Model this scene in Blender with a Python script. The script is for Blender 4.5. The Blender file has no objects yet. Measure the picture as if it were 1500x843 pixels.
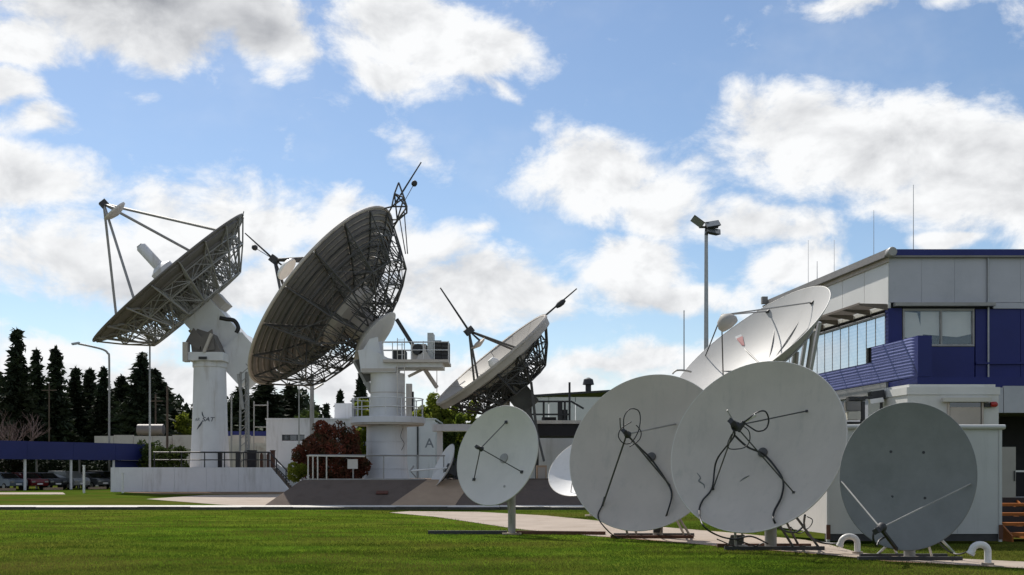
import bpy, bmesh, math, random
import numpy as np
from mathutils import Vector, Matrix
random.seed(7)
rng = np.random.default_rng(7)
S = bpy.context.scene
COL = S.collection
R = math.radians
F, HY, EYE = 1600.0, 690.0, 1.6          # focal length and horizon in photo pixels, eye height in metres

# ---------------------------------------------------------------- camera
cam = bpy.data.cameras.new('camera')
cam.sensor_width = 36.0
cam.lens = 36.0 * F / 1500.0
cam.shift_y = (HY - 421.5) / 1500.0
cam.clip_start = 0.1
cam.clip_end = 5000
camo = bpy.data.objects.new('camera', cam)
camo.location = (0, 0, EYE)
camo.rotation_euler = (R(90), 0, 0)
COL.objects.link(camo)
S.camera = camo
S.view_settings.view_transform = 'Standard'
S.view_settings.look = 'None'
S.view_settings.exposure = 0.14
S.view_settings.gamma = 1.0

# ---------------------------------------------------------------- sun and sky
SUN_AZ, SUN_EL = R(-29), R(48)           # azimuth from +Y towards +X
sdir = Vector((math.sin(SUN_AZ) * math.cos(SUN_EL), math.cos(SUN_AZ) * math.cos(SUN_EL), math.sin(SUN_EL)))
sun = bpy.data.lights.new('sun', 'SUN')
sun.energy = 4.8
sun.angle = R(0.55)
sun.color = (1.0, 0.955, 0.88)
suno = bpy.data.objects.new('sun', sun)
suno.rotation_euler = sdir.to_track_quat('Z', 'Y').to_euler()
suno.location = (-60, 60, 80)
COL.objects.link(suno)

world = bpy.data.worlds.new('World')
S.world = world
world.use_nodes = True
wn, wl = world.node_tree.nodes, world.node_tree.links
wn.clear()
def wnode(t, **kw):
    n = wn.new(t)
    for k, v in kw.items():
        setattr(n, k, v)
    return n
def wset(n, i, v):
    if isinstance(v, bpy.types.NodeSocket):
        wl.new(v, n.inputs[i])
    else:
        n.inputs[i].default_value = v
def wmath(op, a, b=None, c=None, clamp=False):
    n = wnode('ShaderNodeMath', operation=op, use_clamp=clamp)
    wset(n, 0, a)
    if b is not None: wset(n, 1, b)
    if c is not None: wset(n, 2, c)
    return n.outputs[0]
def wsmooth(x, a, b, lo=0.0, hi=1.0):
    n = wnode('ShaderNodeMapRange', interpolation_type='SMOOTHSTEP')
    for i, v in enumerate((x, a, b, lo, hi)): wset(n, i, v)
    return n.outputs[0]
def wnoise(vec, scale, detail=5, rough=0.55, dist=0.0):
    n = wnode('ShaderNodeTexNoise')
    wl.new(vec, n.inputs['Vector'])
    n.inputs['Scale'].default_value = scale
    n.inputs['Detail'].default_value = detail
    n.inputs['Roughness'].default_value = rough
    n.inputs['Distortion'].default_value = dist
    return n
def azel(px, py):
    return math.atan((px - 750) / F), math.atan((HY - py) / math.hypot(F, px - 750))

tc = wnode('ShaderNodeTexCoord')
sep = wnode('ShaderNodeSeparateXYZ'); wl.new(tc.outputs['Generated'], sep.inputs[0])
az = wmath('ARCTAN2', sep.outputs[0], sep.outputs[1])
el = wmath('ARCSINE', sep.outputs[2])
cmb = wnode('ShaderNodeCombineXYZ'); wl.new(az, cmb.inputs[0]); wl.new(el, cmb.inputs[1])
pt = cmb.outputs[0]
st = wnode('ShaderNodeVectorMath', operation='MULTIPLY'); wl.new(pt, st.inputs[0]); st.inputs[1].default_value = (1, 1.45, 0)
pst = st.outputs[0]
# the outlines of the clouds are pushed about by noise before they are looked up
w1 = wnoise(pst, 9, 3)
ctr = wnode('ShaderNodeVectorMath', operation='SUBTRACT'); wl.new(w1.outputs['Color'], ctr.inputs[0]); ctr.inputs[1].default_value = (.5, .5, .5)
scl = wnode('ShaderNodeVectorMath', operation='SCALE'); wl.new(ctr.outputs[0], scl.inputs[0]); scl.inputs['Scale'].default_value = 0.055
addv = wnode('ShaderNodeVectorMath', operation='ADD'); wl.new(pt, addv.inputs[0]); wl.new(scl.outputs[0], addv.inputs[1])
pw = addv.outputs[0]
def blob(px, py, rx, ry, rot=0.0, wgt=1.0):
    a, e = azel(px, py)
    m = wnode('ShaderNodeMapping', vector_type='TEXTURE')
    wl.new(pw, m.inputs['Vector'])
    m.inputs['Location'].default_value = (a, e, 0)
    m.inputs['Rotation'].default_value = (0, 0, R(rot))
    m.inputs['Scale'].default_value = (rx / F, ry / F, 1)
    g = wnode('ShaderNodeTexGradient', gradient_type='SPHERICAL')
    wl.new(m.outputs[0], g.inputs[0])
    o = g.outputs['Fac'] if 'Fac' in g.outputs else g.outputs[1]
    return wmath('MULTIPLY', o, wgt) if wgt != 1.0 else o
def vmax(lst):
    o = lst[0]
    for q in lst[1:]:
        o = wmath('SMOOTH_MAX', o, q, 0.12)
    return o
CLOUDS = [  # x, y, rx, ry in photo pixels, turn in degrees, weight
    (170, -5, 330, 110, 0, 1.2), (385, 40, 100, 85, -20, 1.1), (20, 60, 90, 40, 0, .9), (0, 118, 62, 36, 0, .9),
    (45, 172, 90, 38, 0, .85), (15, 245, 180, 80, -14, 1.15), (215, 135, 44, 34, 0, .42), (428, 190, 34, 34, 0, .30),
    (340, 330, 250, 105, 5, 1.1), (90, 372, 250, 95, 0, .95), (560, 350, 250, 92, -10, 1.0), (420, 420, 500, 80, 0, .95),
    (80, 505, 320, 46, 0, .8), (40, 540, 200, 50, 0, .9), (700, 430, 210, 85, 0, 1.05), (505, 290, 100, 36, 0, .7), (700, 320, 70, 36, 25, .6),
    (600, 50, 180, 95, -10, 1.25), (700, 72, 145, 58, -8, 1.2), (570, 105, 110, 55, -15, 1.0),
    (728, 142, 92, 30, -35, .50), (790, 205, 80, 44, -40, .42), (605, 220, 85, 56, -30, .48), (560, 190, 46, 32, 0, .36),
    (880, 262, 190, 78, -3, 1.15), (965, 290, 120, 80, 0, 1.05), (1090, 332, 190, 48, -8, .95), (1015, 240, 90, 60, 0, .45),
    (930, 385, 160, 75, 0, 1.1), (800, 428, 150, 62, 0, .9), (1150, 390, 130, 62, 0, 1.0), (1010, 428, 250, 45, 0, .85),
    (1165, 190, 150, 110, 0, 1.15), (1290, 215, 240, 100, -8, 1.25), (1440, 262, 220, 105, -8, 1.25), (1530, 300, 200, 100, 0, 1.2),
    (1330, 290, 140, 50, 0, .9), (1395, 360, 80, 26, 0, .95), (1270, 2, 115, 30, 0, .75), (1400, -4, 120, 22, 0, .6),
    (900, 532, 320, 46, 0, .9), (560, 545, 330, 60, 0, .85), (1140, 520, 200, 60, 0, .9), (240, 560, 220, 50, 0, .9), (745, 560, 300, 50, 0, 1.0)]
dens = vmax([blob(*c) for c in CLOUDS])
# away from the view the same kind of broken cloud goes on, from noise alone
fwd = wsmooth(wmath('ABSOLUTE', az), R(26), R(36))
hi = wsmooth(el, R(25), R(32))
outm = wmath('MAXIMUM', fwd, hi)
wide = wsmooth(wnoise(pst, 2.3, 2).outputs[0], 0.47, 0.62)
dens = wmath('ADD', dens, wmath('MULTIPLY', wmath('MULTIPLY', wide, outm), 0.75))
low = wsmooth(el, R(6.2), R(1.5))
dens = wmath('ADD', dens, wmath('MULTIPLY', low, 0.62))
fb = wnoise(pst, 13, 10, 0.64, 0.25).outputs[0]
off = wnode('ShaderNodeVectorMath', operation='ADD'); wl.new(pst, off.inputs[0]); off.inputs[1].default_value = (-0.012, 0.020, 0)
fb2 = wnoise(off.outputs[0], 13, 4, 0.55, 0.25).outputs[0]
D = wmath('ADD', dens, wmath('MULTIPLY', wmath('SUBTRACT', fb, 0.5), 1.75))
alpha = wsmooth(D, 0.17, 0.68)
veil = wmath('MULTIPLY', wsmooth(wnoise(pst, 4.5, 5, .6).outputs[0], .45, .75), 0.16)
alpha = wmath('MAXIMUM', alpha, wmath('ADD', veil, 0.01))
SHADES = [(190, -2, 330, 95, 0, 2.0), (300, 25, 200, 55, 0, 1.3), (90, 425, 330, 55, 0, .75), (330, 425, 230, 60, 0, .75), (620, 412, 260, 55, 0, .75),
          (1330, 245, 260, 62, -8, .5), (1450, 290, 160, 50, 0, .45), (940, 440, 180, 45, 0, .55), (40, 265, 130, 40, 0, .5), (860, 470, 230, 40, 0, .6),
          (600, 90, 140, 40, 0, .3), (100, 545, 250, 40, 0, .4), (900, 560, 300, 40, 0, .35), (930, 300, 120, 36, 0, .3), (1100, 350, 140, 26, 0, .35)]
shade = vmax([blob(*c) for c in SHADES])
body = wsmooth(D, 0.35, 1.15)
mid = wmath('MULTIPLY', wsmooth(wnoise(pst, 6.5, 4, .55, .3).outputs[0], .44, .66), wmath('MULTIPLY', body, 0.22))
relief = wmath('ADD', mid, wmath('MULTIPLY', wmath('SUBTRACT', fb2, fb), 1.6))
gen = wmath('MULTIPLY', wmath('MULTIPLY', outm, body), 0.35)
dark = wmath('ADD', wmath('ADD', wmath('MULTIPLY', shade, 0.44), gen), wmath('ADD', relief, wmath('MULTIPLY', body, 0.05)), clamp=True)
mixc = wnode('ShaderNodeMix', data_type='RGBA')
wl.new(dark, mixc.inputs['Factor'])
mixc.inputs[6].default_value = (0.95, 0.96, 0.97, 1)
mixc.inputs[7].default_value = (0.34, 0.355, 0.39, 1)
sky = wnode('ShaderNodeTexSky', sky_type='NISHITA')
sky.sun_disc = False
sky.sun_elevation = SUN_EL
sky.sun_rotation = SUN_AZ
sky.air_density = 1.0
sky.dust_density = 0.25
sky.ozone_density = 2.6
bg1 = wnode('ShaderNodeBackground'); wl.new(sky.outputs[0], bg1.inputs[0]); bg1.inputs[1].default_value = 0.104
bg2 = wnode('ShaderNodeBackground'); wl.new(mixc.outputs[2], bg2.inputs[0]); bg2.inputs[1].default_value = 0.93
mxs = wnode('ShaderNodeMixShader'); wl.new(alpha, mxs.inputs[0]); wl.new(bg1.outputs[0], mxs.inputs[1]); wl.new(bg2.outputs[0], mxs.inputs[2])
wo = wnode('ShaderNodeOutputWorld'); wl.new(mxs.outputs[0], wo.inputs[0])

# ---------------------------------------------------------------- helpers
CAMP = Vector((0, 0, EYE))
def W(px, py, Y):
    return Vector(((px - 750) / F * Y, Y, EYE + (HY - py) / F * Y))
def XW(px, Y): return (px - 750) / F * Y
def ZW(py, Y): return EYE + (HY - py) / F * Y
def G(px, py):
    Y = F * EYE / (py - HY)
    return ((px - 750) / F * Y, Y)

MATS = {}
def mat(name, col, rough=0.6, metal=0.0, var=0.12, scale=3.0, bump=0.0, bscale=40.0, spec=0.5, stain=None, stretch=None):
    if name in MATS: return MATS[name]
    m = bpy.data.materials.new(name); m.use_nodes = True
    nt = m.node_tree; n = nt.nodes; l = nt.links
    b = n['Principled BSDF']
    b.inputs['Roughness'].default_value = rough
    b.inputs['Metallic'].default_value = metal
    b.inputs['Specular IOR Level'].default_value = spec
    g = n.new('ShaderNodeNewGeometry')
    vec = g.outputs['Position']
    if stretch:
        mp = n.new('ShaderNodeMapping'); mp.inputs['Scale'].default_value = stretch
        l.new(vec, mp.inputs[0]); vec = mp.outputs[0]
    t = n.new('ShaderNodeTexNoise'); t.inputs['Scale'].default_value = scale; t.inputs['Detail'].default_value = 6; t.inputs['Roughness'].default_value = .65
    l.new(vec, t.inputs['Vector'])
    r = n.new('ShaderNodeMapRange'); l.new(t.outputs[0], r.inputs[0])
    r.inputs[1].default_value = .3; r.inputs[2].default_value = .7; r.inputs[3].default_value = 1 - var; r.inputs[4].default_value = 1 + var
    mx = n.new('ShaderNodeMix'); mx.data_type = 'RGBA'; mx.blend_type = 'MULTIPLY'; mx.inputs[0].default_value = 1
    mx.inputs[6].default_value = (*col, 1); l.new(r.outputs[0], mx.inputs[7])
    out = mx.outputs[2]
    if stain:                                   # weathering: patches of a second colour with their own shape
        scol, sscale, amount = stain[:3]
        t2 = n.new('ShaderNodeTexNoise'); t2.inputs['Scale'].default_value = sscale; t2.inputs['Detail'].default_value = 8; t2.inputs['Roughness'].default_value = .7
        v2 = g.outputs['Position']
        if len(stain) > 3:
            mp2 = n.new('ShaderNodeMapping'); mp2.inputs['Scale'].default_value = stain[3]; l.new(v2, mp2.inputs[0]); v2 = mp2.outputs[0]
        l.new(v2, t2.inputs['Vector'])
        r2 = n.new('ShaderNodeMapRange'); r2.interpolation_type = 'SMOOTHSTEP'; l.new(t2.outputs[0], r2.inputs[0])
        r2.inputs[1].default_value = .5; r2.inputs[2].default_value = .72; r2.inputs[3].default_value = 0; r2.inputs[4].default_value = amount
        m2 = n.new('ShaderNodeMix'); m2.data_type = 'RGBA'; l.new(r2.outputs[0], m2.inputs[0]); l.new(out, m2.inputs[6]); m2.inputs[7].default_value = (*scol, 1)
        out = m2.outputs[2]
    l.new(out, b.inputs['Base Color'])
    if bump:
        t3 = n.new('ShaderNodeTexNoise'); t3.inputs['Scale'].default_value = bscale; t3.inputs['Detail'].default_value = 5
        l.new(vec, t3.inputs['Vector'])
        bp = n.new('ShaderNodeBump'); bp.inputs['Strength'].default_value = bump; bp.inputs['Distance'].default_value = .03
        l.new(t3.outputs[0], bp.inputs['Height']); l.new(bp.outputs[0], b.inputs['Normal'])
    MATS[name] = m
    return m

def two_tone(name, c1, c2, scale, lo=.42, hi=.58, rough=.8, c3=None, scale3=.4, trans=0.0, bump=0.0, spec=.2, patch=0.0):
    m = bpy.data.materials.new(name); m.use_nodes = True
    nt = m.node_tree; n = nt.nodes; l = nt.links
    b = n['Principled BSDF']; b.inputs['Roughness'].default_value = rough; b.inputs['Specular IOR Level'].default_value = spec
    g = n.new('ShaderNodeNewGeometry')
    t = n.new('ShaderNodeTexNoise'); t.inputs['Scale'].default_value = scale; t.inputs['Detail'].default_value = 5; t.inputs['Roughness'].default_value = .65
    l.new(g.outputs['Position'], t.inputs['Vector'])
    r = n.new('ShaderNodeMapRange'); l.new(t.outputs[0], r.inputs[0]); r.inputs[1].default_value = lo; r.inputs[2].default_value = hi
    mx = n.new('ShaderNodeMix'); mx.data_type = 'RGBA'; l.new(r.outputs[0], mx.inputs[0]); mx.inputs[6].default_value = (*c1, 1); mx.inputs[7].default_value = (*c2, 1)
    out = mx.outputs[2]
    if patch:                                    # lusher and thinner growth in long drifts
        mp = n.new('ShaderNodeMapping'); mp.inputs['Scale'].default_value = (.5, 1.5, 1); l.new(g.outputs['Position'], mp.inputs[0])
        tp = n.new('ShaderNodeTexNoise'); tp.inputs['Scale'].default_value = .55; tp.inputs['Detail'].default_value = 5; l.new(mp.outputs[0], tp.inputs['Vector'])
        rp_ = n.new('ShaderNodeMapRange'); l.new(tp.outputs[0], rp_.inputs[0]); rp_.inputs[1].default_value = .36; rp_.inputs[2].default_value = .64; rp_.inputs[3].default_value = 1 - patch; rp_.inputs[4].default_value = 1 + patch
        mm = n.new('ShaderNodeMix'); mm.data_type = 'RGBA'; mm.blend_type = 'MULTIPLY'; mm.inputs[0].default_value = 1; l.new(out, mm.inputs[6]); l.new(rp_.outputs[0], mm.inputs[7]); out = mm.outputs[2]
    if c3:
        t3 = n.new('ShaderNodeTexNoise'); t3.inputs['Scale'].default_value = scale3; t3.inputs['Detail'].default_value = 4
        l.new(g.outputs['Position'], t3.inputs['Vector'])
        r3 = n.new('ShaderNodeMapRange'); l.new(t3.outputs[0], r3.inputs[0]); r3.inputs[1].default_value = .45; r3.inputs[2].default_value = .65; r3.inputs[4].default_value = .85
        m3 = n.new('ShaderNodeMix'); m3.data_type = 'RGBA'; l.new(r3.outputs[0], m3.inputs[0]); l.new(out, m3.inputs[6]); m3.inputs[7].default_value = (*c3, 1)
        out = m3.outputs[2]
    l.new(out, b.inputs['Base Color'])
    if bump:
        bp = n.new('ShaderNodeBump'); bp.inputs['Strength'].default_value = bump; bp.inputs['Distance'].default_value = .04
        tb = n.new('ShaderNodeTexNoise'); tb.inputs['Scale'].default_value = 25; tb.inputs['Detail'].default_value = 4; l.new(g.outputs['Position'], tb.inputs['Vector'])
        l.new(tb.outputs[0], bp.inputs['Height']); l.new(bp.outputs[0], b.inputs['Normal'])
    if trans:
        o = n['Material Output']
        td = n.new('ShaderNodeBsdfTranslucent'); l.new(out, td.inputs[0])
        ms = n.new('ShaderNodeMixShader'); ms.inputs[0].default_value = trans
        l.new(b.outputs[0], ms.inputs[1]); l.new(td.outputs[0], ms.inputs[2]); l.new(ms.outputs[0], o.inputs[0])
    MATS[name] = m
    return m

class MB:
    def __init__(s): s.v = []; s.f = []
    def add(s, vs, fs):
        b = len(s.v); s.v += [tuple(v) for v in vs]; s.f += [tuple(i + b for i in f) for f in fs]; return s
    def obox(s, c, ax, ay, az):
        c, ax, ay, az = map(Vector, (c, ax, ay, az))
        vs = [c + i * ax + j * ay + k * az for k in (-1, 1) for j in (-1, 1) for i in (-1, 1)]
        return s.add(vs, [(0, 2, 3, 1), (4, 5, 7, 6), (0, 1, 5, 4), (2, 6, 7, 3), (0, 4, 6, 2), (1, 3, 7, 5)])
    def box(s, x0, x1, y0, y1, z0, z1):
        return s.obox(((x0 + x1) / 2, (y0 + y1) / 2, (z0 + z1) / 2), ((x1 - x0) / 2, 0, 0), (0, (y1 - y0) / 2, 0), (0, 0, (z1 - z0) / 2))
    def prism(s, pts, ext):
        n = len(pts); e = Vector(ext); pts = [Vector(p) for p in pts]
        return s.add(pts + [p + e for p in pts], [tuple(range(n))[::-1], tuple(range(n, 2 * n))] + [(i, (i + 1) % n, n + (i + 1) % n, n + i) for i in range(n)])
    def beam(s, p, q, w, h, up=(0, 0, 1)):
        p, q = Vector(p), Vector(q); d = (q - p); u = Vector(up); a = d.cross(u)
        if a.length < 1e-5: a = d.cross(Vector((0, 1, 0)))
        a.normalize(); b = a.cross(d).normalized()
        return s.obox((p + q) / 2, d / 2, a * w / 2, b * h / 2)
    def tube(s, pts, r, n=6):
        pts = [Vector(p) for p in pts]; k = len(pts)
        rs = r if isinstance(r, (list, tuple)) else [r] * k
        t0 = (pts[1] - pts[0]).normalized(); a = t0.orthogonal().normalized(); vs = []
        for i, p in enumerate(pts):
            t = (pts[min(i + 1, k - 1)] - pts[max(i - 1, 0)]).normalized()
            a = (a - t * a.dot(t)).normalized(); b = t.cross(a)
            vs += [p + (a * math.cos(2 * math.pi * j / n) + b * math.sin(2 * math.pi * j / n)) * rs[i] for j in range(n)]
        fs = [(i * n + j, i * n + (j + 1) % n, (i + 1) * n + (j + 1) % n, (i + 1) * n + j) for i in range(k - 1) for j in range(n)]
        fs += [tuple(range(n))[::-1], tuple(range((k - 1) * n, k * n))]
        return s.add(vs, fs)
    def lathe(s, o, axis, prof, n=24, cap=True):       # prof: (radius, distance along the axis)
        o = Vector(o); t = Vector(axis).normalized()
        a = t.orthogonal().normalized(); b = t.cross(a)
        vs = [o + t * d + (a * math.cos(2 * math.pi * j / n) + b * math.sin(2 * math.pi * j / n)) * max(r, 1e-4) for r, d in prof for j in range(n)]
        k = len(prof)
        fs = [(i * n + j, i * n + (j + 1) % n, (i + 1) * n + (j + 1) % n, (i + 1) * n + j) for i in range(k - 1) for j in range(n)]
        if cap: fs += [tuple(range(n))[::-1], tuple(range((k - 1) * n, k * n))]
        return s.add(vs, fs)
    def build(s, name, m, parent=None, smooth=None, recalc=True, kind=None):
        off = Vector((0, 0, 0)); q = parent
        while q is not None: off += q.location; q = q.parent
        me = bpy.data.meshes.new(name)
        me.from_pydata([tuple(Vector(v) - off) for v in s.v], [], s.f)
        if recalc:
            bm = bmesh.new(); bm.from_mesh(me); bmesh.ops.recalc_face_normals(bm, faces=bm.faces[:]); bm.to_mesh(me); bm.free()
        if smooth:
            me.shade_smooth(); me.set_sharp_from_angle(angle=R(smooth))
        me.materials.append(MATS[m] if isinstance(m, str) else m)
        o = bpy.data.objects.new(name, me); COL.objects.link(o)
        if parent is not None: o.parent = parent
        if kind: o['kind'] = kind
        return o

def thing(name, label, cat, loc=(0, 0, 0), group=None):
    o = bpy.data.objects.new(name, None); COL.objects.link(o)
    o.location = loc; o.empty_display_size = .3
    return tag(o, label, cat, group)
def tag(o, label, cat, group=None):
    o['label'] = label; o['category'] = cat
    if group: o['group'] = group
    return o
def dup(o, parent=None):
    c = o.copy(); COL.objects.link(c)
    if parent is not None: c.parent = parent
    for ch in list(o.children): dup(ch, c)
    return c
def spline(pts, k=8):
    pts = [Vector(p) for p in pts]; out = []
    for i in range(len(pts) - 1):
        p0, p1, p2, p3 = pts[max(i - 1, 0)], pts[i], pts[i + 1], pts[min(i + 2, len(pts) - 1)]
        for j in range(k):
            t = j / k
            out.append(.5 * ((2 * p1) + (p2 - p0) * t + (2 * p0 - 5 * p1 + 4 * p2 - p3) * t * t + (3 * p1 - p0 - 3 * p2 + p3) * t ** 3))
    return out + [pts[-1]]
def letters(text, size, m, parent, place, name='lettering', shear=0.0, extrude=.004):
    """flat print: a text mesh whose vertices are carried onto the surface by place(x, z)"""
    cu = bpy.data.curves.new(name, 'FONT'); cu.body = text; cu.size = size; cu.align_x = 'CENTER'; cu.align_y = 'CENTER'
    cu.extrude = extrude; cu.shear = shear; cu.offset = size * .012
    tmp = bpy.data.objects.new('tmp', cu); COL.objects.link(tmp)
    dg = bpy.context.evaluated_depsgraph_get()
    me = bpy.data.meshes.new_from_object(tmp.evaluated_get(dg))
    bpy.data.objects.remove(tmp)
    off = Vector((0, 0, 0)); q = parent
    while q is not None: off += q.location; q = q.parent
    for v in me.vertices: v.co = Vector(place(v.co.x, v.co.y, v.co.z)) - off
    me.materials.clear(); me.materials.append(MATS[m])
    o = bpy.data.objects.new(name, me); COL.objects.link(o); o.parent = parent
    return o

# ---------------------------------------------------------------- materials
mat('dish_grey', (.50, .452, .405), .6, 0, .06, 1.3, .05, 25, .35, ((.36, .34, .31), 1.7, .45, (2.2, 2.2, .55)))
mat('dish_grey_warm', (.49, .44, .395), .6, 0, .06, 1.1, .05, 25, .35, ((.36, .34, .31), 2.1, .45, (2, 2, .5)))
mat('dish_pale', (.60, .565, .525), .5, 0, .05, 1.4, 0, 25, .4, ((.45, .43, .40), 1.8, .35))
mat('dish_white', (.72, .71, .69), .5, 0, .05, 1.4, 0, 25, .4, ((.38, .36, .33), 1.4, .35))
mat('dish_bright', (.39, .38, .365), .55, 0, .05, 1.4, 0, 25, .35, ((.30, .285, .26), 1.2, .4, (1, 1, .4)))
mat('dish_slate', (.185, .190, .186), .6, 0, .1, 2.2, .03, 25, .4, ((.135, .148, .14), 1.3, .6))
mat('dish_tan', (.36, .335, .305), .6, 0, .06, 1.0, 0, 25, .4, ((.28, .26, .23), 1.3, .4))
mat('dish_back', (.47, .415, .365), .65, .1, .16, .7, 0, 25, .4, ((.33, .285, .25), .55, .6, (1, 1, .5)))
mat('dish_back_dark', (.15, .135, .125), .6, .2, .15, .8)
mat('rim_pale', (.55, .52, .48), .5, 0, .08, 4)
mat('truss_dark', (.085, .082, .078), .55, .4, .2, 2)
mat('truss_grey', (.30, .29, .275), .55, .25, .15, 2)
mat('steel_dark', (.035, .035, .037), .6, .15, .2, 6)
mat('steel_galv', (.33, .335, .34), .45, .6, .12, 8)
mat('steel_rust', (.10, .045, .028), .8, .1, .3, 6, .2)
mat('cable_black', (.012, .012, .013), .5, 0, .1, 5)
mat('white_paint', (.68, .68, .69), .6, 0, .05, 1.2, 0, 20, .35, ((.42, .38, .33), .9, .6, (1.6, 1.6, .16)))
mat('white_wall', (.66, .66, .68), .75, 0, .05, .9, .08, 30, .2, ((.36, .35, .33), .8, .5, (1.5, 1.5, .2)))
mat('cream_wall', (.55, .50, .44), .8, 0, .1, 1.0, .1, 30, .2, ((.30, .20, .16), .7, .6))
mat('shelter_white', (.58, .575, .55), .6, 0, .05, 1.4, 0, 20, .3, ((.40, .38, .34), .9, .4, (2, 2, .3)))
mat('container_grey', (.47, .48, .475), .55, 0, .06, 1.0, 0, 20, .35, ((.33, .34, .33), 1.2, .4, (2.5, 2.5, .15)))
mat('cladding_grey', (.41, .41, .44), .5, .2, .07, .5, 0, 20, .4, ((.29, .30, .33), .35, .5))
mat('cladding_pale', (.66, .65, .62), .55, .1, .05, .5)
mat('blue_paint', (.005, .012, .125), .5, 0, .1, .6, 0, 20, .4)
mat('blue_sheet_sunlit', (.135, .155, .36), .7, 0, .06, .5)  # same blue paint, slightly faded, with sunlit paleness put into the colour
mat('blue_fascia', (.010, .018, .125), .55, 0, .1, .8, 0, 20, .4)
mat('roof_grey', (.20, .19, .18), .6, .2, .15, 1)
mat('awning_brown', (.15, .12, .095), .7, .1, .2, 2)
mat('concrete_pale', (.36, .30, .25), .9, 0, .12, .8, .25, 18, .1, ((.22, .17, .12), .9, .65))
mat('concrete_dark', (.135, .108, .092), .95, 0, .18, .9, .3, 14, .05, ((.085, .072, .065), .9, .6))
mat('concrete_tan', (.37, .275, .195), .92, 0, .1, 1.1, .25, 16, .2, ((.33, .25, .18), .8, .5))
mat('kerb_face_shaded', (.085, .08, .07), .95, 0, .3, 3, .3, 20, .05)  # shade on the kerb's front is put into this dark base colour
mat('kerb_pale', (.60, .57, .52), .9, 0, .1, 2, .2, 25, .2, ((.36, .34, .3), 1.6, .5))
mat('dirt', (.20, .13, .08), .95, 0, .25, 1.6, .5, 12, .1, ((.12, .12, .04), .7, .7))
mat('recess_dark', (.018, .017, .02), .8, 0, .2, 2)
mat('orange_wood', (.30, .095, .016), .65, 0, .25, 3, 0, 20, .3)
mat('bark', (.06, .045, .035), .95, 0, .3, 4, .4, 12, .1)
mat('bark_pink', (.17, .11, .10), .9, 0, .2, 3)
mat('timber_pole', (.10, .07, .05), .9, 0, .2, 3, .2)
mat('tyre', (.015, .015, .015), .85, 0, .1, 8)
mat('red_lamp', (.35, .02, .015), .4)
mat('plate_rust', (.10, .035, .022), .8, 0, .3, 8)
mat('ink', (.06, .065, .085), .6, 0, .05)
mat('ink_soft', (.20, .21, .24), .6, 0, .05)
mat('pvc_white', (.66, .65, .63), .45, 0, .06, 6, 0, 20, .4, ((.42, .38, .33), 9, .5))
mat('sticker_red', (.30, .03, .035), .5, 0, .1)
mat('blind_cream', (.52, .50, .44), .8, 0, .05, 2)
mat('lens_grey', (.20, .21, .21), .2, .2, .1, 5)
def glass_mat(name, col, rough):
    m = mat(name, col, rough, .75, .05, 1.0); m.node_tree.nodes['Principled BSDF'].inputs['Specular IOR Level'].default_value = .9
    return m
glass_mat('glass_mirror', (.62, .66, .70), .06)
glass_mat('glass_dark', (.09, .10, .11), .08)
two_tone('conifer', (.014, .024, .012), (.034, .048, .020), .5, c3=(.018, .022, .010), scale3=.15, trans=.08)
two_tone('leaf_bright', (.13, .165, .018), (.24, .26, .035), .7, c3=(.07, .10, .016), scale3=.5, trans=.6)
two_tone('leaf_mid', (.03, .05, .012), (.07, .095, .018), .8, trans=.25)
two_tone('leaf_red', (.055, .050, .022), (.24, .072, .044), 1.9, .40, .58, c3=(.085, .03, .02), scale3=1.1, trans=.4)
two_tone('ground_soil', (.040, .070, .008), (.062, .088, .012), .35, c3=(.085, .075, .018), scale3=.12, bump=.4, spec=0, rough=1, patch=.25)
two_tone('lawn_soil', (.050, .094, .007), (.078, .118, .010), .55, c3=(.092, .10, .015), scale3=.16, bump=.5, spec=0, rough=1, patch=.32)
def blade_mat():
    m = two_tone('grass_blade', (.074, .126, .014), (.122, .166, .020), .8, c3=(.178, .160, .038), scale3=.2, trans=.35, rough=.9, spec=.04, patch=.32)
blade_mat()
# ---------------------------------------------------------------- ground
def sheet(name, pts, z, m, kind='structure'):
    b = MB(); b.add([(x, y, z) for x, y in pts], [tuple(range(len(pts)))])
    o = b.build(name, m, recalc=False); o['kind'] = kind
    return o
sheet('ground', [(-2500, -60), (2500, -60), (2500, 4000), (-2500, 4000)], 0.0, 'ground_soil')
LOWER = [(570, 751.5), (640, 758), (760, 776), (880, 787), (960, 793), (1065, 802), (1200, 813), (1300, 823.5), (1500, 834), (1620, 839)]
UPPER = [(600, 749.6), (700, 750.5), (800, 756), (880, 764), (960, 772), (1080, 782), (1180, 792), (1215, 799), (1260, 811), (1330, 816), (1500, 824), (1620, 828)]
LO = [G(*p) for p in LOWER]; UP = [G(*p) for p in UPPER]
PATH = LO + UP[::-1]
lawn_edge = [(-70, 44.55)] + [(3.2, 44.55)]
sheet('lawn', [(-70, -30), (40, -30), (40, 16.0)] + LO[::-1] + [(-4.9, 44.5), (-70, 44.5)], 0.004, 'lawn_soil')
sheet('path', PATH, 0.012, 'concrete_pale')
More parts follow.
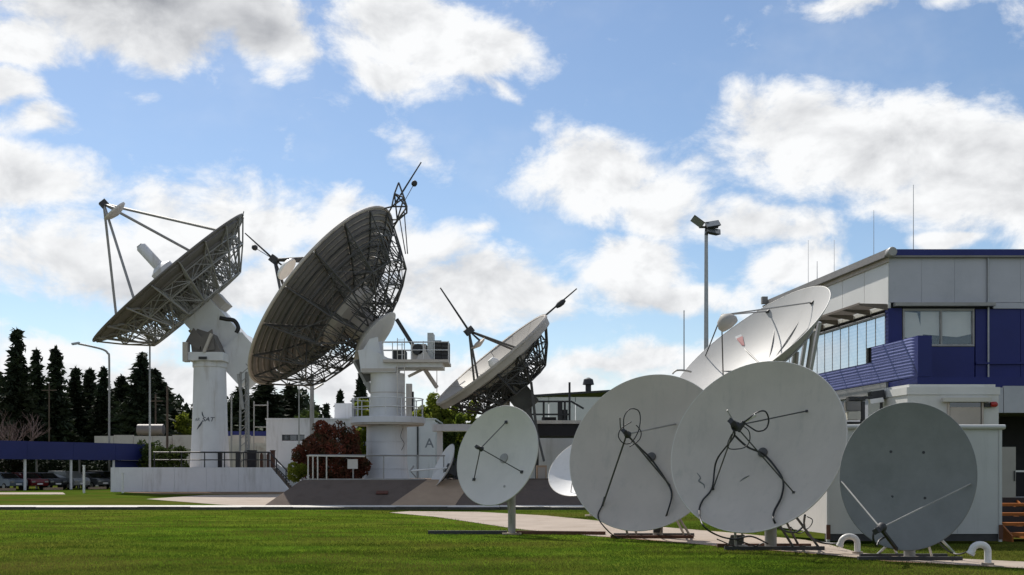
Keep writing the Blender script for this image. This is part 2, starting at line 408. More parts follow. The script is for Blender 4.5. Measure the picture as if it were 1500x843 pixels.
# a worn strip of bare earth along the lower edge of the path
bd = []
for i, (x, y) in enumerate(LO[3:]): bd.append((x, y + .10 + .10 * math.sin(i * 2.1)))
for i, (x, y) in reversed(list(enumerate(LO[3:]))): bd.append((x, y - .10 - .06 * math.sin(i * 1.3)))
sheet('dirt_border', bd, 0.017, 'dirt')
ap = [G(*p) for p in [(214, 731.5), (300, 725.5), (420, 724.5), (470, 724), (640, 733), (760, 740), (900, 745), (560, 745.3), (400, 744), (320, 739.5)]]
sheet('concrete_apron', ap, 0.008, 'concrete_pale')
sheet('car_park_strip', [G(-120, 724.6), G(96, 724.6), G(92, 721.8), G(-120, 721.8)], 0.010, 'concrete_pale')
sheet('dirt_strip', [G(230, 724.2), G(420, 724.2), G(430, 720.5), G(165, 720.5)], 0.006, 'dirt')
# the kerb across the site, in cast lengths
for i in range(32):
    x0 = -62 + i * 2.12
    h = .006 * ((i * 37) % 5 - 2)
    o = MB().box(x0, x0 + 2.105, 44.72, 45.0, -.02, .112 + h).build('kerb_stone', 'kerb_face_shaded'); o['kind'] = 'structure'
    q = MB().box(x0 + .002, x0 + 2.103, 45.003, 47.3, -.02, .108).build('paving_slab', 'kerb_pale'); q['kind'] = 'structure'

# ---------------------------------------------------------------- embankment with ramp
def embankment():
    t = thing('embankment', 'low dark concrete embankment with steep front below the large antenna', 'embankment', (-6, 52, 0))
    def bank(t, bot, top, m='concrete_dark', nm='slope'):
        n = len(bot)
        return MB().add(bot + top, [(i, (i + 1) % n, n + (i + 1) % n, n + i) for i in range(n)] + [tuple(range(n, 2 * n))]).build(nm, m, t)
    bank(t, [(-11.2, 49.0, -.02), (-4.1, 49.0, -.02), (-2.9, 51.7, -.02), (-2.9, 64, -.02), (-11.4, 64, -.02)],
         [(-9.95, 51.7, 1.17), (-3.2, 51.7, 1.17), (-2.9, 51.75, 1.17), (-2.9, 64, 1.17), (-9.95, 64, 1.17)])
    MB().box(-9.9, -4.15, 51.75, 52.0, 1.172, 1.23).build('edge_curb', 'truss_grey', t)
    MB().obox((XW(560, 50.3), 50.28, .60), (.27, 0, 0), (0, .012, -.02), (0, .13, .06)).build('rusty_plate', 'plate_rust', t)
    t2 = thing('embankment', 'dark concrete embankment behind the small dish on a pole', 'embankment', (2, 52, 0))
    bank(t2, [(-3.6, 49.003, -.02), (9.5, 49.003, -.02), (9.5, 60, -.02), (-2.8, 60, -.02), (-2.8, 51.7, -.02)],
         [(-2.85, 51.703, 1.165), (9, 51.703, 1.165), (9, 60, 1.165), (-2.8, 60, 1.165), (-2.8, 51.75, 1.165)])
    MB().box(-1.7, 9, 51.8, 52.05, 1.168, 1.24).build('edge_curb', 'concrete_dark', t2)
    r = thing('ramp', 'tan concrete access ramp rising between the two embankments', 'ramp', (-4, 50, 0))
    v = [(-5.56, 48.96, -.02), (-2.62, 48.96, -.02), (-1.85, 51.68, 1.19), (-4.0, 51.68, 1.19), (-1.4, 56, 1.20), (-3.3, 56, 1.20)]
    MB().add(v + [(x, y, z - .06) for x, y, z in v], [(0, 1, 2, 3), (3, 2, 4, 5), (0, 3, 9, 6), (1, 7, 8, 2), (3, 5, 11, 9), (2, 8, 10, 4)]).build('surface', 'concrete_tan', r)
    return t
embankment()

# ---------------------------------------------------------------- the office building
DX, DY = -.132, .991
def SW(t, o, z): return Vector((16.56 + DX * t - DY * o, 48 + DY * t + DX * o, z))
def sidebox(b, t0, t1, o0, o1, z0, z1):
    c = SW((t0 + t1) / 2, (o0 + o1) / 2, (z0 + z1) / 2)
    return b.obox(c, Vector((DX, DY, 0)) * (t1 - t0) / 2, Vector((-DY, DX, 0)) * (o1 - o0) / 2, (0, 0, (z1 - z0) / 2))
gc = bpy.data.materials.new('glass_clear'); gc.use_nodes = True
_n, _l = gc.node_tree.nodes, gc.node_tree.links
_t = _n.new('ShaderNodeBsdfTransparent'); _g = _n.new('ShaderNodeBsdfGlossy'); _g.inputs['Roughness'].default_value = .05
_m = _n.new('ShaderNodeMixShader'); _m.inputs[0].default_value = .06
_l.new(_t.outputs[0], _m.inputs[1]); _l.new(_g.outputs[0], _m.inputs[2]); _l.new(_m.outputs[0], _n['Material Output'].inputs[0])
MATS['glass_clear'] = gc

def office():
    t = thing('office_building', 'large grey and blue clad building with mirrored glazing along its side', 'building', (16.56, 48, 0))
    foot = [(SW(0.05, -.12, 0).x, SW(0.05, -.12, 0).y + .1), (38, 48.15), (38, 62.3), (SW(14.0, -.12, 0).x, SW(14.0, -.12, 0).y)]
    MB().prism([(x, y, 0) for x, y in foot], (0, 0, 10.9)).build('core_wall', 'recess_dark', t)
    MB().prism([(x, y, 10.95) for x, y in [(16.3, 47.8), (38.2, 47.8), (38.2, 62.6), (14.3, 62.4)]], (0, 0, .08)).build('roof', 'roof_grey', t)
    # side wall: pale cladding above the glazing
    for i in range(6):
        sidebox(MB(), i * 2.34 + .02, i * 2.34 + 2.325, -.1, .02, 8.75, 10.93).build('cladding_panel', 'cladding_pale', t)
    sidebox(MB(), -.3, 14.3, .03, .20, 11.0, 11.30).build('gutter', 'roof_grey', t)
    sidebox(MB(), -.1, 14.2, .03, .09, 10.76, 10.99).build('eaves_trim', 'dish_back', t)
    p = SW(-.42, .10, 11.12)
    MB().lathe(p - Vector((0, .2, 0)), (0, 1, 0), [(.19, 0), (.21, .05), (.21, .38), (.19, .42)], 14).build('gutter_end', 'truss_grey', t, 40)
    p = SW(14.35, .3, 11.3); MB().obox(p, (.16, 0, 0), (0, .16, 0), (0, 0, .2)).build('vent_cowl', 'roof_grey', t)
    for i in range(15):                                            # mirrored panes and the mullions between them
        a = .32 + i * .92
        z0 = 6.53 if a > 1.4 else 7.22
        sidebox(MB(), a + .03, a + .885, -.06, .012, z0, 8.46).build('pane', 'glass_mirror', t)
        sidebox(MB(), a - .028, a + .026, -.08, .022, z0, 8.465).build('mullion', 'truss_grey', t)
    sidebox(MB(), .275, 14.1, -.08, .07, 8.47, 8.58).build('glazing_head', 'cladding_grey', t)
    sidebox(MB(), -.02, .27, -.1, .03, 7.2, 8.74).build('corner_panel', 'blue_paint', t)
    # slatted sun shade above the glazing
    for i in range(23):
        MB().obox(SW(7, .10 + i * .055, 8.93), Vector((DX, DY, 0)) * 7.0, Vector((-DY, DX, 0)) * .012, Vector((0, 0, .006))).build('awning_slat', 'awning_brown', t)
    for i in range(9):
        tt = .02 + i * 1.7
        MB().prism([SW(tt, .035, 8.66), SW(tt, .035, 8.92), SW(tt, 1.36, 8.92), SW(tt, 1.36, 8.86)], (DX * .03, DY * .03, 0)).build('awning_bracket', 'awning_brown', t)
    sidebox(MB(), -.02, 14.0, 1.362, 1.39, 8.86, 8.96).build('awning_edge', 'awning_brown', t)
    # blue corrugated sheeting, carried on past the corner as the balcony's parapet
    def corr(t0, t1, z0, z1):
        n = int((z1 - z0) / .062); v = []
        for k in range(n + 1):
            z = z0 + (z1 - z0) * k / n; o = .090 if k % 2 else .074
            v += [SW(t0, o, z), SW(t1, o, z)]
        f = [(2 * k, 2 * k + 1, 2 * k + 3, 2 * k + 2) for k in range(n)]
        m = len(v); v += [SW(t0, -.02, z1), SW(t1, -.02, z1)]
        f.append((2 * n, 2 * n + 1, m + 1, m))
        return MB().add(v, f)
    for a0, a1, z1 in [(1.5, 6.0, 6.50), (6.01, 10.0, 6.50), (10.01, 14.1, 6.50), (-2.73, -.6, 7.19), (-.59, 1.49, 7.19)]:
        corr(a0, a1, 5.52, z1).build('corrugated_sheet', 'blue_sheet_sunlit', t)
    e = SW(-2.73, .10, 0)
    MB().prism([(e.x, e.y - .02, 5.5), (e.x + .58, e.y - .02, 5.5), (e.x + .58 - DX, e.y + 2.6, 5.5), (e.x + .12 - .35, e.y + 2.6, 5.5)], (0, 0, 1.71)).build('parapet_pier', 'blue_paint', t)
    MB().prism([(e.x - .05, e.y - .1, 5.05), (34, e.y - .1, 5.05), (34, 48.1, 5.05), (16.5, 48.1, 5.05)], (0, 0, .43)).build('balcony_slab', 'blue_paint', t)
    sidebox(MB(), -.05, 14.1, -.1, .16, 5.02, 5.48).build('string_course', 'truss_grey', t)
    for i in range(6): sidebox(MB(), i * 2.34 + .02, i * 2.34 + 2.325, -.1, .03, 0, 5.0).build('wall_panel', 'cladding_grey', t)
    # front
    xs = [16.57, 18.0, 19.45, 20.88, 22.35, 23.8, 25.3, 26.8, 28.3, 30.0, 31.8]
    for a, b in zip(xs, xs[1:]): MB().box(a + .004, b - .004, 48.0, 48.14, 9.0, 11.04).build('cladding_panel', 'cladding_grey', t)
    MB().box(16.5, 34, 47.9, 48.13, 11.045, 11.32).build('roof_fascia', 'blue_paint', t)
    MB().box(16.75, 21.1, 47.62, 47.99, 8.80, 8.95).build('ledge', 'truss_grey', t)
    MB().box(21.12, 34, 47.92, 48.0, 8.72, 8.97).build('ledge', 'cladding_grey', t)
    MB().tube([(20.9, 47.93, 5.5), (20.9, 47.93, 11.0)], .045, 8).build('downpipe', 'steel_galv', t, 40)
    MB().box(16.57, 17.14, 48.0, 48.14, 5.5, 8.75).build('corner_panel', 'blue_paint', t)
    MB().box(17.16, 20.32, 48.0, 48.14, 5.5, 7.05).build('wall_panel', 'blue_paint', t)
    for a, b in zip([20.36] + xs[4:-1], xs[4:]): MB().box(a + .01, b - .01, 48.0, 48.14, 5.5, 8.70).build('wall_panel', 'blue_paint', t)
    MB().box(20.36, 34, 47.88, 47.995, 6.28, 6.36).build('rail', 'blue_paint', t)
    # front window with its blinds
    w = MB(); x0, x1, z0, z1 = 17.17, 20.31, 7.07, 8.72
    for q in [(x0, x1, z0, z0 + .09), (x0, x1, z1 - .09, z1), (x0, x0 + .08, z0 + .09, z1 - .09), (x1 - .08, x1, z0 + .09, z1 - .09), (18.82, 18.9, z0 + .09, z1 - .09)]:
        w.box(q[0], q[1], 47.97, 48.14, q[2], q[3])
    wf = w.build('window', 'truss_grey', t)
    MB().box(x0 + .08, 18.82, 48.03, 48.045, z0 + .09, z1 - .09).build('pane', 'glass_clear', wf)
    MB().box(18.9, x1 - .08, 48.03, 48.045, z0 + .09, z1 - .09).build('pane', 'glass_clear', wf)
    MB().add([(x0 + .08, 48.12, z1 - .1), (17.85, 48.12, z1 - .16), (18.1, 48.12, z0 + .5), (17.9, 48.12, z0 + .1), (x0 + .08, 48.12, z0 + .45)], [(0, 1, 2, 3, 4)]).build('blind', 'blind_cream', wf, recalc=False)
    MB().add([(18.0, 48.13, z1 - .1), (20.22, 48.13, z1 - .1), (20.22, 48.13, z0 + .55), (19.6, 48.13, z0 + .42), (18.0, 48.13, z0 + .55)], [(0, 1, 2, 3, 4)]).build('blind', 'blind_cream', wf, recalc=False)
    # entrance canopy below
    for i in range(6):
        a = 17.2 + i * 2.6
        MB().box(a + .012, a + 2.588, 44.0, 44.12, 3.94, 5.02 if i else 4.95).build('canopy_panel', 'cladding_grey', t)
    MB().box(17.2, 33, 44.13, 47.95, 3.97, 4.9).build('canopy', 'roof_grey', t)
    for x in (19.3, 24.5): MB().box(x - .12, x + .12, 44.3, 44.54, 0, 3.96).build('canopy_post', 'cladding_grey', t)
    MB().box(19.5, 24.4, 44.42, 44.47, 1.55, 1.62).build('handrail', 'cladding_pale', t)
    MB().box(17.3, 33, 46.5, 46.7, 0, .5).build('plinth', 'cladding_grey', t)
    return t
office()
def whip(px, ytop, Y, zb, label, r=.02):
    x = XW(px, Y); b = MB().tube([(x, Y, zb), (x, Y, zb + .5), (x, Y, ZW(ytop, Y))], [r * 1.6, r, r * .6], 6)
    o = b.build('whip_antenna', 'steel_galv'); tag(o, label, 'antenna', 'whip antennas on the office roof')
whip(1338, 271, 51, 11.03, 'tallest thin whip antenna on the flat front of the office roof')
whip(1280, 308, 53, 11.03, 'thin whip antenna on the office roof just behind its front corner', .016)
whip(1222, 352, 58, 11.03, 'faint whip antenna halfway along the office side roof', .014)
whip(1197, 383, 57, 11.03, 'short stubby whip antenna on the office roof above the tilted dish', .02)
whip(1184, 352, 61, 11.03, 'faint whip antenna at the far end of the office roof', .014)

# ---------------------------------------------------------------- shelters on the right
def rel(x, y, t): return (x + DX * t, y + DY * t)
def cont():
    t = thing('equipment_container', 'flat grey equipment container on the grass behind the slate grey dish', 'container', (8.8, 25.4, 0))
    X0, X1, Y0, dp = 6.9, 10.70, 23.9, 3.1
    for i in range(4):
        w = (X1 - X0) / 4
        MB().box(X0 + i * w + .003, X0 + (i + 1) * w - .003, Y0, Y0 + .08, .22, 2.5).build('wall_panel', 'container_grey', t)
    xa, ya = rel(X0, Y0, dp)
    MB().prism([(X0 + .002, Y0 + .085, .22), (xa, ya, .22), (xa + .1, ya, .22), (X0 + .1, Y0 + .085, .22)], (0, 0, 2.28)).build('side_wall', 'shelter_white', t)  # whiter than the front panels: sun on this side put into the colour
    xb, yb = rel(X1, Y0, dp)
    MB().prism([(X1 - .1, Y0 + .085, .22), (xb - .1, yb, .22), (xb, yb, .22), (X1 - .002, Y0 + .085, .22)], (0, 0, 2.28)).build('side_wall', 'container_grey', t)
    MB().prism([(X0 - .05, Y0 - .05, 2.503), (X1 + .05, Y0 - .05, 2.503), (xb + .05, yb, 2.503), (xa - .05, ya, 2.503)], (0, 0, .10)).build('roof', 'shelter_white', t)
    MB().tube([(X0 - .06, Y0 - .055, 2.56), (X1 + .06, Y0 - .055, 2.56)], .05, 8).build('roof_trim', 'container_grey', t, 40)
    MB().box(X0, X1, Y0 + .03, Y0 + .2, .06, .215).build('skid', 'steel_dark', t)
    for x in (X0 - .015, X1 - .05): MB().box(x, x + .065, Y0 - .02, Y0 + .05, .05, 2.5).build('corner_post', 'container_grey', t)
    for x in (X0 - .03, X1 - .06): MB().box(x, x + .09, Y0 - .035, Y0 - .022, .1, .42).build('corner_casting', 'steel_rust', t)
    t = thing('equipment_shelter', 'taller white cabin with small window rising behind the grey container', 'cabin', (11.7, 30, 0))
    X0, X1, Y0, dp = 10.5, 12.92, 29.0, 2.3
    def pr(z0, z1, g, m, nm):
        xa, ya = rel(X0, Y0, dp); xb, yb = rel(X1, Y0, dp)
        MB().prism([(X0 - g, Y0 - g, z0), (X1 + g, Y0 - g, z0), (xb + g, yb + g, z0), (xa - g, ya + g, z0)], (0, 0, z1 - z0)).build(nm, m, t)
    pr(0, 3.62, 0, 'shelter_white', 'body')
    pr(3.622, 3.82, .03, 'shelter_white', 'roof')
    pr(3.822, 3.90, -.06, 'shelter_white', 'roof_cap')
    xw0, xw1 = XW(1390, 29), XW(1437, 29)
    wf = MB()
    z0, z1 = 2.4, ZW(590, 29)
    wf.box(xw0 - .05, xw0, 28.94, 29.0, z0, z1).box(xw1, xw1 + .05, 28.94, 29.0, z0, z1).box(xw0 - .05, xw1 + .05, 28.94, 29.0, z0 - .06, z0)
    wf = wf.build('window', 'dish_back', t)
    MB().box(xw0, xw1, 28.985, 28.995, z0, z1).build('pane', 'glass_dark', wf)
    MB().box(xw0 + .02, xw1 - .02, 28.97, 28.98, z0 + .1, z1 - .12).build('blind', 'dish_back', wf)
    MB().box(xw0 - .2, xw1 + .2, 28.8, 28.999, z1 + .01, z1 + .12).build('lintel', 'blind_cream', t)
    MB().lathe((XW(1452, 29), 28.9, ZW(593, 29)), (1, 0, 0), [(.06, -.06), (.075, 0), (.075, .08), (.04, .12)], 10).build('alarm_lamp', 'red_lamp', t, 40)
    MB().box(XW(1440, 29), XW(1450, 29), 28.9, 28.99, ZW(597, 29), ZW(591, 29)).build('lamp_bracket', 'steel_dark', t)
    fl = thing('floodlight', 'dark floodlight on a bracket beside the white cabin', 'lamp', (XW(1278, 30), 30, 3.5))
    y = 30.2
    MB().beam((XW(1292, y), y, ZW(580, y)), (XW(1250, y), y - .3, ZW(586, y)), .16, .07).build('bracket', 'steel_dark', fl)
    MB().obox((XW(1284, y), y, ZW(580, y)), (.2, .05, .03), (0, .15, .0), (-.02, 0, .13)).build('housing', 'steel_dark', fl)
    MB().obox((XW(1280, y), y - .2, ZW(588, y)), (.2, .05, .03), (0, .06, .0), (-.02, 0, .06)).build('lamp_glass', 'dish_white', fl)
    MB().tube([(XW(1291, y), y, 3.0), (XW(1291, y), y, ZW(578, y))], .04).build('post', 'steel_dark', fl)
    ac = thing('air_conditioner', 'cream air conditioning unit on shelf brackets between the two front dishes', 'air conditioner', (XW(1252, 33), 33, 2.5))
    y = 33
    MB().box(XW(1243, y), XW(1261, y), y, y + .35, ZW(615, y), ZW(603, y)).build('casing', 'blind_cream', ac)
    MB().box(XW(1242, y), XW(1262, y), y + .05, y + .4, ZW(602, y), ZW(588, y)).build('grille_box', 'roof_grey', ac)
    MB().box(XW(1246, y), XW(1268, y), y + .02, y + .45, ZW(587, y), ZW(581, y)).build('hood', 'steel_dark', ac)
    for k, yy in enumerate((618, 626)): MB().box(XW(1236, y), XW(1260, y), y - .03, y + .4, ZW(yy + 3, y), ZW(yy, y)).build('shelf', 'steel_dark', ac)
    MB().box(XW(1238, y), XW(1258, y), y - .02, y + .4, ZW(625, y), ZW(621.5, y)).build('duct', 'blind_cream', ac)
    MB().box(XW(1263, y), XW(1268, y), y + .05, y + .2, 0, ZW(588, y)).build('stand_post', 'steel_dark', ac)
    cb = thing('electrical_cabinet', 'plain beige grey electrical cabinet on a dark stand beside the container', 'cabinet', (XW(1478, 30), 30, 0))
    MB().box(XW(1467, 30), XW(1488, 30), 30, 30.4, ZW(735, 30), ZW(655, 30)).build('body', 'dish_tan', cb)
    MB().box(XW(1468, 30), XW(1487, 30), 30.05, 30.35, 0, ZW(735, 30) - .003).build('stand', 'recess_dark', cb)
    MB().box(XW(1485, 30), XW(1486.5, 30), 29.97, 29.997, ZW(705, 30), ZW(690, 30)).build('handle', 'steel_dark', cb)
    st = thing('timber_steps', 'orange brown timber steps half seen beside the grey container', 'steps', (11.6, 25.2, 0))
    for k in range(4):
        y = 24.6 + k * .42; z = .20 + k * .21
        MB().box(11.25 + .0 * k, 13.4, y, y + .40, z - .07, z).build('tread', 'orange_wood', st)
        MB().box(11.27, 13.4, y + .36, y + .40, z, z + .13).build('riser', 'recess_dark', st)
    for x in (11.21, 12.1): MB().prism([(x, 24.5, 0), (x, 24.5, .14), (x, 26.2, .90), (x, 26.35, .90), (x, 26.35, 0)], (.04, 0, 0)).build('stringer', 'orange_wood', st)
cont()
def goose(px, pyb, top, tipx, label):
    X, Y = G(px, pyb); z1 = ZW(top, Y); xt = XW(tipx, Y); r = (X - xt) / 2
    t = thing('vent_pipe', label, 'pipe', (X, Y, 0), 'gooseneck vent pipes beside the path')
    pts = [(X, Y, 0), (X, Y, z1 - r * .9)] + [(X - r + r * math.cos(a), Y, z1 - r * .9 + r * .82 * math.sin(a)) for a in [i * math.pi / 10 for i in range(1, 10)]] + [(xt - .02, Y, z1 - r * 1.15)]
    MB().tube(pts, .058, 12).build('pipe', 'pvc_white', t, 60)
    MB().tube([(xt - .005, Y, z1 - r * .98), (xt - .035, Y, z1 - r * 1.35)],    .067, 12).build('collar', 'pvc_white', t, 60)
    MB().tube([(X, Y, 0.0), (X, Y, .05)], .1, 12).build('base_collar', 'concrete_pale', t, 60)
goose(1256, 812, 785, 1232, 'white gooseneck vent pipe left of the slate grey dish')
goose(1447, 829, 797, 1424, 'white gooseneck vent pipe right of the slate grey dish')
# ---------------------------------------------------------------- dishes
def aim(px, py, ix, iz, k):
    """a pointing direction given as it looks from the camera: sideways, up and along the sight line"""
    v = Vector(((px - 750) / F, 1, (HY - py) / F)).normalized()
    r = Vector((1, 0, 0)); r = (r - v * r.dot(v)).normalized(); u = Vector((0, 0, 1)); u = (u - v * u.dot(v) - r * u.dot(r)).normalized()
    return (r * ix + u * iz + v * k).normalized()
class Dish:
    def __init__(s, c, n, Rr, dep, asp=1.0):
        s.c = Vector(c); s.n = Vector(n).normalized(); s.R = Rr; s.dep = dep; s.asp = asp
        s.e1 = Vector((-s.n.y, s.n.x, 0)).normalized()
        if s.e1.x < 0: s.e1 = -s.e1
        s.e2 = s.e1.cross(s.n)
        if s.e2.z < 0: s.e2 = -s.e2
    def a(s, r): return s.dep * (1 - (r / s.R) ** 2)
    def P(s, r, phi, a): return s.c + s.e1 * (r * s.asp * math.cos(phi)) + s.e2 * (r * math.sin(phi)) - s.n * a
    def S(s, r, phi, off=0.0): return s.P(r, phi, s.a(r) - off)
    def hit(s, px, py, off=0.02):
        """the point of the bowl seen at a photo pixel"""
        d = Vector(((px - 750) / F, 1, (HY - py) / F)); prev = None
        y = s.c.y - 4
        while y < s.c.y + 5:
            q = CAMP + d * y - s.c
            a = -q.dot(s.n); r2 = (q.dot(s.e1) / s.asp) ** 2 + q.dot(s.e2) ** 2
            f = a - s.dep * (1 - r2 / s.R ** 2)
            if prev is not None and prev < 0 <= f: return CAMP + d * y + s.n * off
            prev = f; y += .01
        return CAMP + d * s.c.y + s.n * off
    def reflector(s, t, m, segs=96, rings=12, th=.03, lip=.014, rimmat='rim_pale'):
        v = []; f = []
        for side in (0, 1):
            for i in range(rings + 1):
                r = max(s.R * (i / rings), .002)
                for k in range(segs): v.append(s.P(r, 2 * math.pi * k / segs, s.a(r) + side * th))
        N = (rings + 1) * segs
        for side in (0, 1):
            for i in range(rings):
                for k in range(segs):
                    q = [i * segs + k, i * segs + (k + 1) % segs, (i + 1) * segs + (k + 1) % segs, (i + 1) * segs + k]
                    f.append(tuple(x + side * N for x in (q if side else q[::-1])))
        o = MB().add(v, f).build('reflector', m, t, 60)
        if lip:
            b = MB(); v = []; n = 6
            for k in range(segs):
                ph = 2 * math.pi * k / segs; ctr = s.P(s.R, ph, .012); rad = (s.P(1, ph, 0) - s.c).normalized()
                v += [ctr + rad * lip * math.cos(2 * math.pi * j / n) + s.n * lip * math.sin(2 * math.pi * j / n) for j in range(n)]
            f = [(k * n + j, k * n + (j + 1) % n, ((k + 1) % segs) * n + (j + 1) % n, ((k + 1) % segs) * n + j) for k in range(segs) for j in range(n)]
            b.add(v, f).build('rim', rimmat, o, 60)
        return o
    def backing(s, t, m, k=8, rr=.62, h=.16):
        """stiffening ring and short ribs on the back"""
        b = MB()
        pts = [s.P(s.R * rr, 2 * math.pi * i / 40, s.a(s.R * rr) + .06) for i in range(41)]
        b.tube(pts, .03, 6).build('back_ring', m, t, 60)
        for i in range(k):
            ph = 2 * math.pi * i / k + .2
            MB().tube([s.P(s.R * .1, ph, s.dep + .05), s.P(s.R * rr, ph, s.a(s.R * rr) + .05)], .022, 6).build('back_rib', m, t, 60)

def feed_unit(t, p, n, m='steel_dark', s=1.0, horn='dish_pale'):
    n = Vector(n).normalized()
    o = MB().lathe(p + n * .02 * s, -n, [(.03 * s, -.12 * s), (.055 * s, -.1 * s), (.055 * s, 0), (.075 * s, .02 * s), (.085 * s, .08 * s)], 14).build('feed_horn', m, t, 40)
    MB().obox(p + n * .16 * s, n * .06 * s, n.orthogonal().normalized() * .045 * s, n.cross(n.orthogonal()).normalized() * .045 * s).build('receiver', m, o)
    return o

def ground_mount(t, D, hubback, m='truss_grey', rmast=.085, spread=.9, beams=True):
    p = D.c - D.n * (D.dep + hubback)
    h = MB().lathe(D.c - D.n * (D.dep + .01), -D.n, [(.26, 0), (.26, .08), (.14, .14), (.14, hubback)], 18).build('hub', m, t, 40)
    MB().tube([(p.x, p.y, 0), (p.x, p.y, p.z + .12)], rmast, 12).build('mast', m, t, 50)
    MB().obox(p, (.13, 0, 0), (0, .13, 0), (0, 0, .16)).build('yoke', m, t)
    MB().obox((p.x, p.y, .025), (.24, 0, 0), (0, .24, 0), (0, 0, .02)).build('base_plate', 'concrete_pale', t)
    return p

def front_dish(name, label, px, py, Y, n, Rr, dep, m, group):
    c = W(px, py, Y); D = Dish(c, n, Rr, dep)
    t = thing(name, label, 'satellite dish', (c.x, c.y, 0), group)
    D.reflector(t, m)
    D.backing(t, 'truss_grey')
    return t, D
GR = 'white dishes standing in a row along the path'

# the small one on a pole
t, D = front_dish('satellite_dish', 'small pale dish on a single grey pole with three feed struts', 727, 667, 27.0, aim(727, 667, -.62, .26, -.74), 1.27, .31, 'dish_pale', GR)
p = ground_mount(t, D, .32, 'truss_grey', .10)
fp = D.c + D.n * .62
feed_unit(t, fp, D.n, s=.8)
for q in ((742, 619), (695, 703), (765, 692)): MB().tube([fp, D.hit(*q)], .014, 6).build('feed_strut', 'truss_dark', t, 60)
for q in ((742, 619), (695, 703), (765, 692)): MB().obox(D.hit(*q), D.n * .02, D.e1 * .035, D.e2 * .035).build('strut_foot', 'steel_dark', t)
MB().lathe(D.S(0, 0, .005), D.n, [(.13, 0), (.12, .02), (.03, .03)], 20).build('hub_cap', 'truss_grey', t, 40)
MB().lathe(D.hit(739, 713, 0), D.n, [(.035, 0), (.03, .02)], 10).build('bolt_cover', 'truss_grey', t, 40)
MB().beam((XW(628, 27.7), p.y, .05), (p.x - .12, p.y, .05), .10, .09).build('base_beam', 'steel_dark', t)
MB().beam((p.x + .12, p.y, .05), (XW(886, 27.3), p.y - .35, .05), .10, .09).build('base_beam', 'steel_rust', t)
MB().tube([(p.x - .03, p.y - .1, .3), D.c - D.n * .5 - D.e2 * .6], .022, 6).build('stay', 'truss_grey', t, 60)

# the middle one
t, D = front_dish('satellite_dish', 'large matt grey dish partly covered by its bigger neighbour, cable loop standing above its feed', 945, 661, 25.3, aim(946, 664, -.36, .34, -.87), 1.92, .42, 'dish_grey_warm', GR)
p = ground_mount(t, D, .42, 'truss_grey', .12)
fp = D.c + D.n * 1.12
feed_unit(t, fp, D.n)
for q in ((883, 742), (990, 622), (982, 712)): MB().tube([fp, D.hit(*q)], .02, 6).build('feed_strut', 'truss_grey' if q[0] == 990 else 'truss_dark', t, 60)
MB().lathe(D.S(0, 0, .005), D.n, [(.11, 0), (.11, .03), (.03, .05)], 20).build('hub_cap', 'truss_dark', t, 40)
def onray(px, py, Y): return W(px, py, Y)
ya = fp.y
MB().tube(spline([D.hit(888, 730, .1), D.hit(883, 742, .05), D.hit(877, 757, .04), W(885, 772, 25.0), W(905, 788, 25.6), W(935, 789, 25.8)]), .017, 6).build('cable', 'cable_black', t, 60)
MB().tube(spline([W(921, 640, ya), W(938, 657, ya + .5), D.hit(957, 676, .12), D.hit(978, 707, .06), D.hit(985, 726, .05), D.hit(979, 752, .06), W(969, 775, 25.0), W(967, 786, 25.7)]), .021, 6).build('cable', 'cable_black', t, 60)
MB().tube(spline([W(914, 634, ya), W(914, 612, ya), W(922, 600, ya + .05), W(934, 601, ya + .1), W(938, 612, ya + .1), W(935, 632, ya), W(925, 648, ya), W(914, 650, ya), W(906, 640, ya), W(910, 628, ya), W(925, 618, ya)], 7), .013, 6).build('cable', 'cable_black', t, 60)
MB().tube(spline([W(908, 612, ya - .1), W(910, 630, ya), W(920, 640, ya)]), .014, 6).build('bracket', 'truss_dark', t, 60)
MB().tube(spline([W(932, 623, ya), W(939, 633, ya), W(936, 645, ya), W(922, 655, ya)]), .012, 6).build('cable', 'cable_black', t, 60)
for sx, sy in ((-1, -.45), (1, -.35), (.95, .9), (-.6, .9)):
    q = Vector((p.x + sx * .75, p.y + sy * .6, .04))
    MB().tube([q, D.P(D.R * .62, math.radians(-90 + sx * 28), D.a(D.R * .62) + .08)], .03, 6).build('stay', 'truss_grey', t, 60)
MB().beam((p.x - 1.15, p.y - .28, .045), (p.x + .8, p.y - .28, .045), .1, .08).build('base_beam', 'steel_rust', t)
MB().beam((p.x - 1.0, p.y + .55, .045), (p.x + .95, p.y + .55, .045), .1, .08).build('base_beam', 'steel_dark', t)
MB().beam((p.x, p.y - .22, .05), (p.x, p.y + .49, .05), .1, .08).build('base_beam', 'steel_dark', t)
MB().obox((p.x - .02, p.y - .12, .3), (.1, 0, 0), (0, .06, 0), (0, 0, .16)).build('junction_box', 'steel_dark', t)

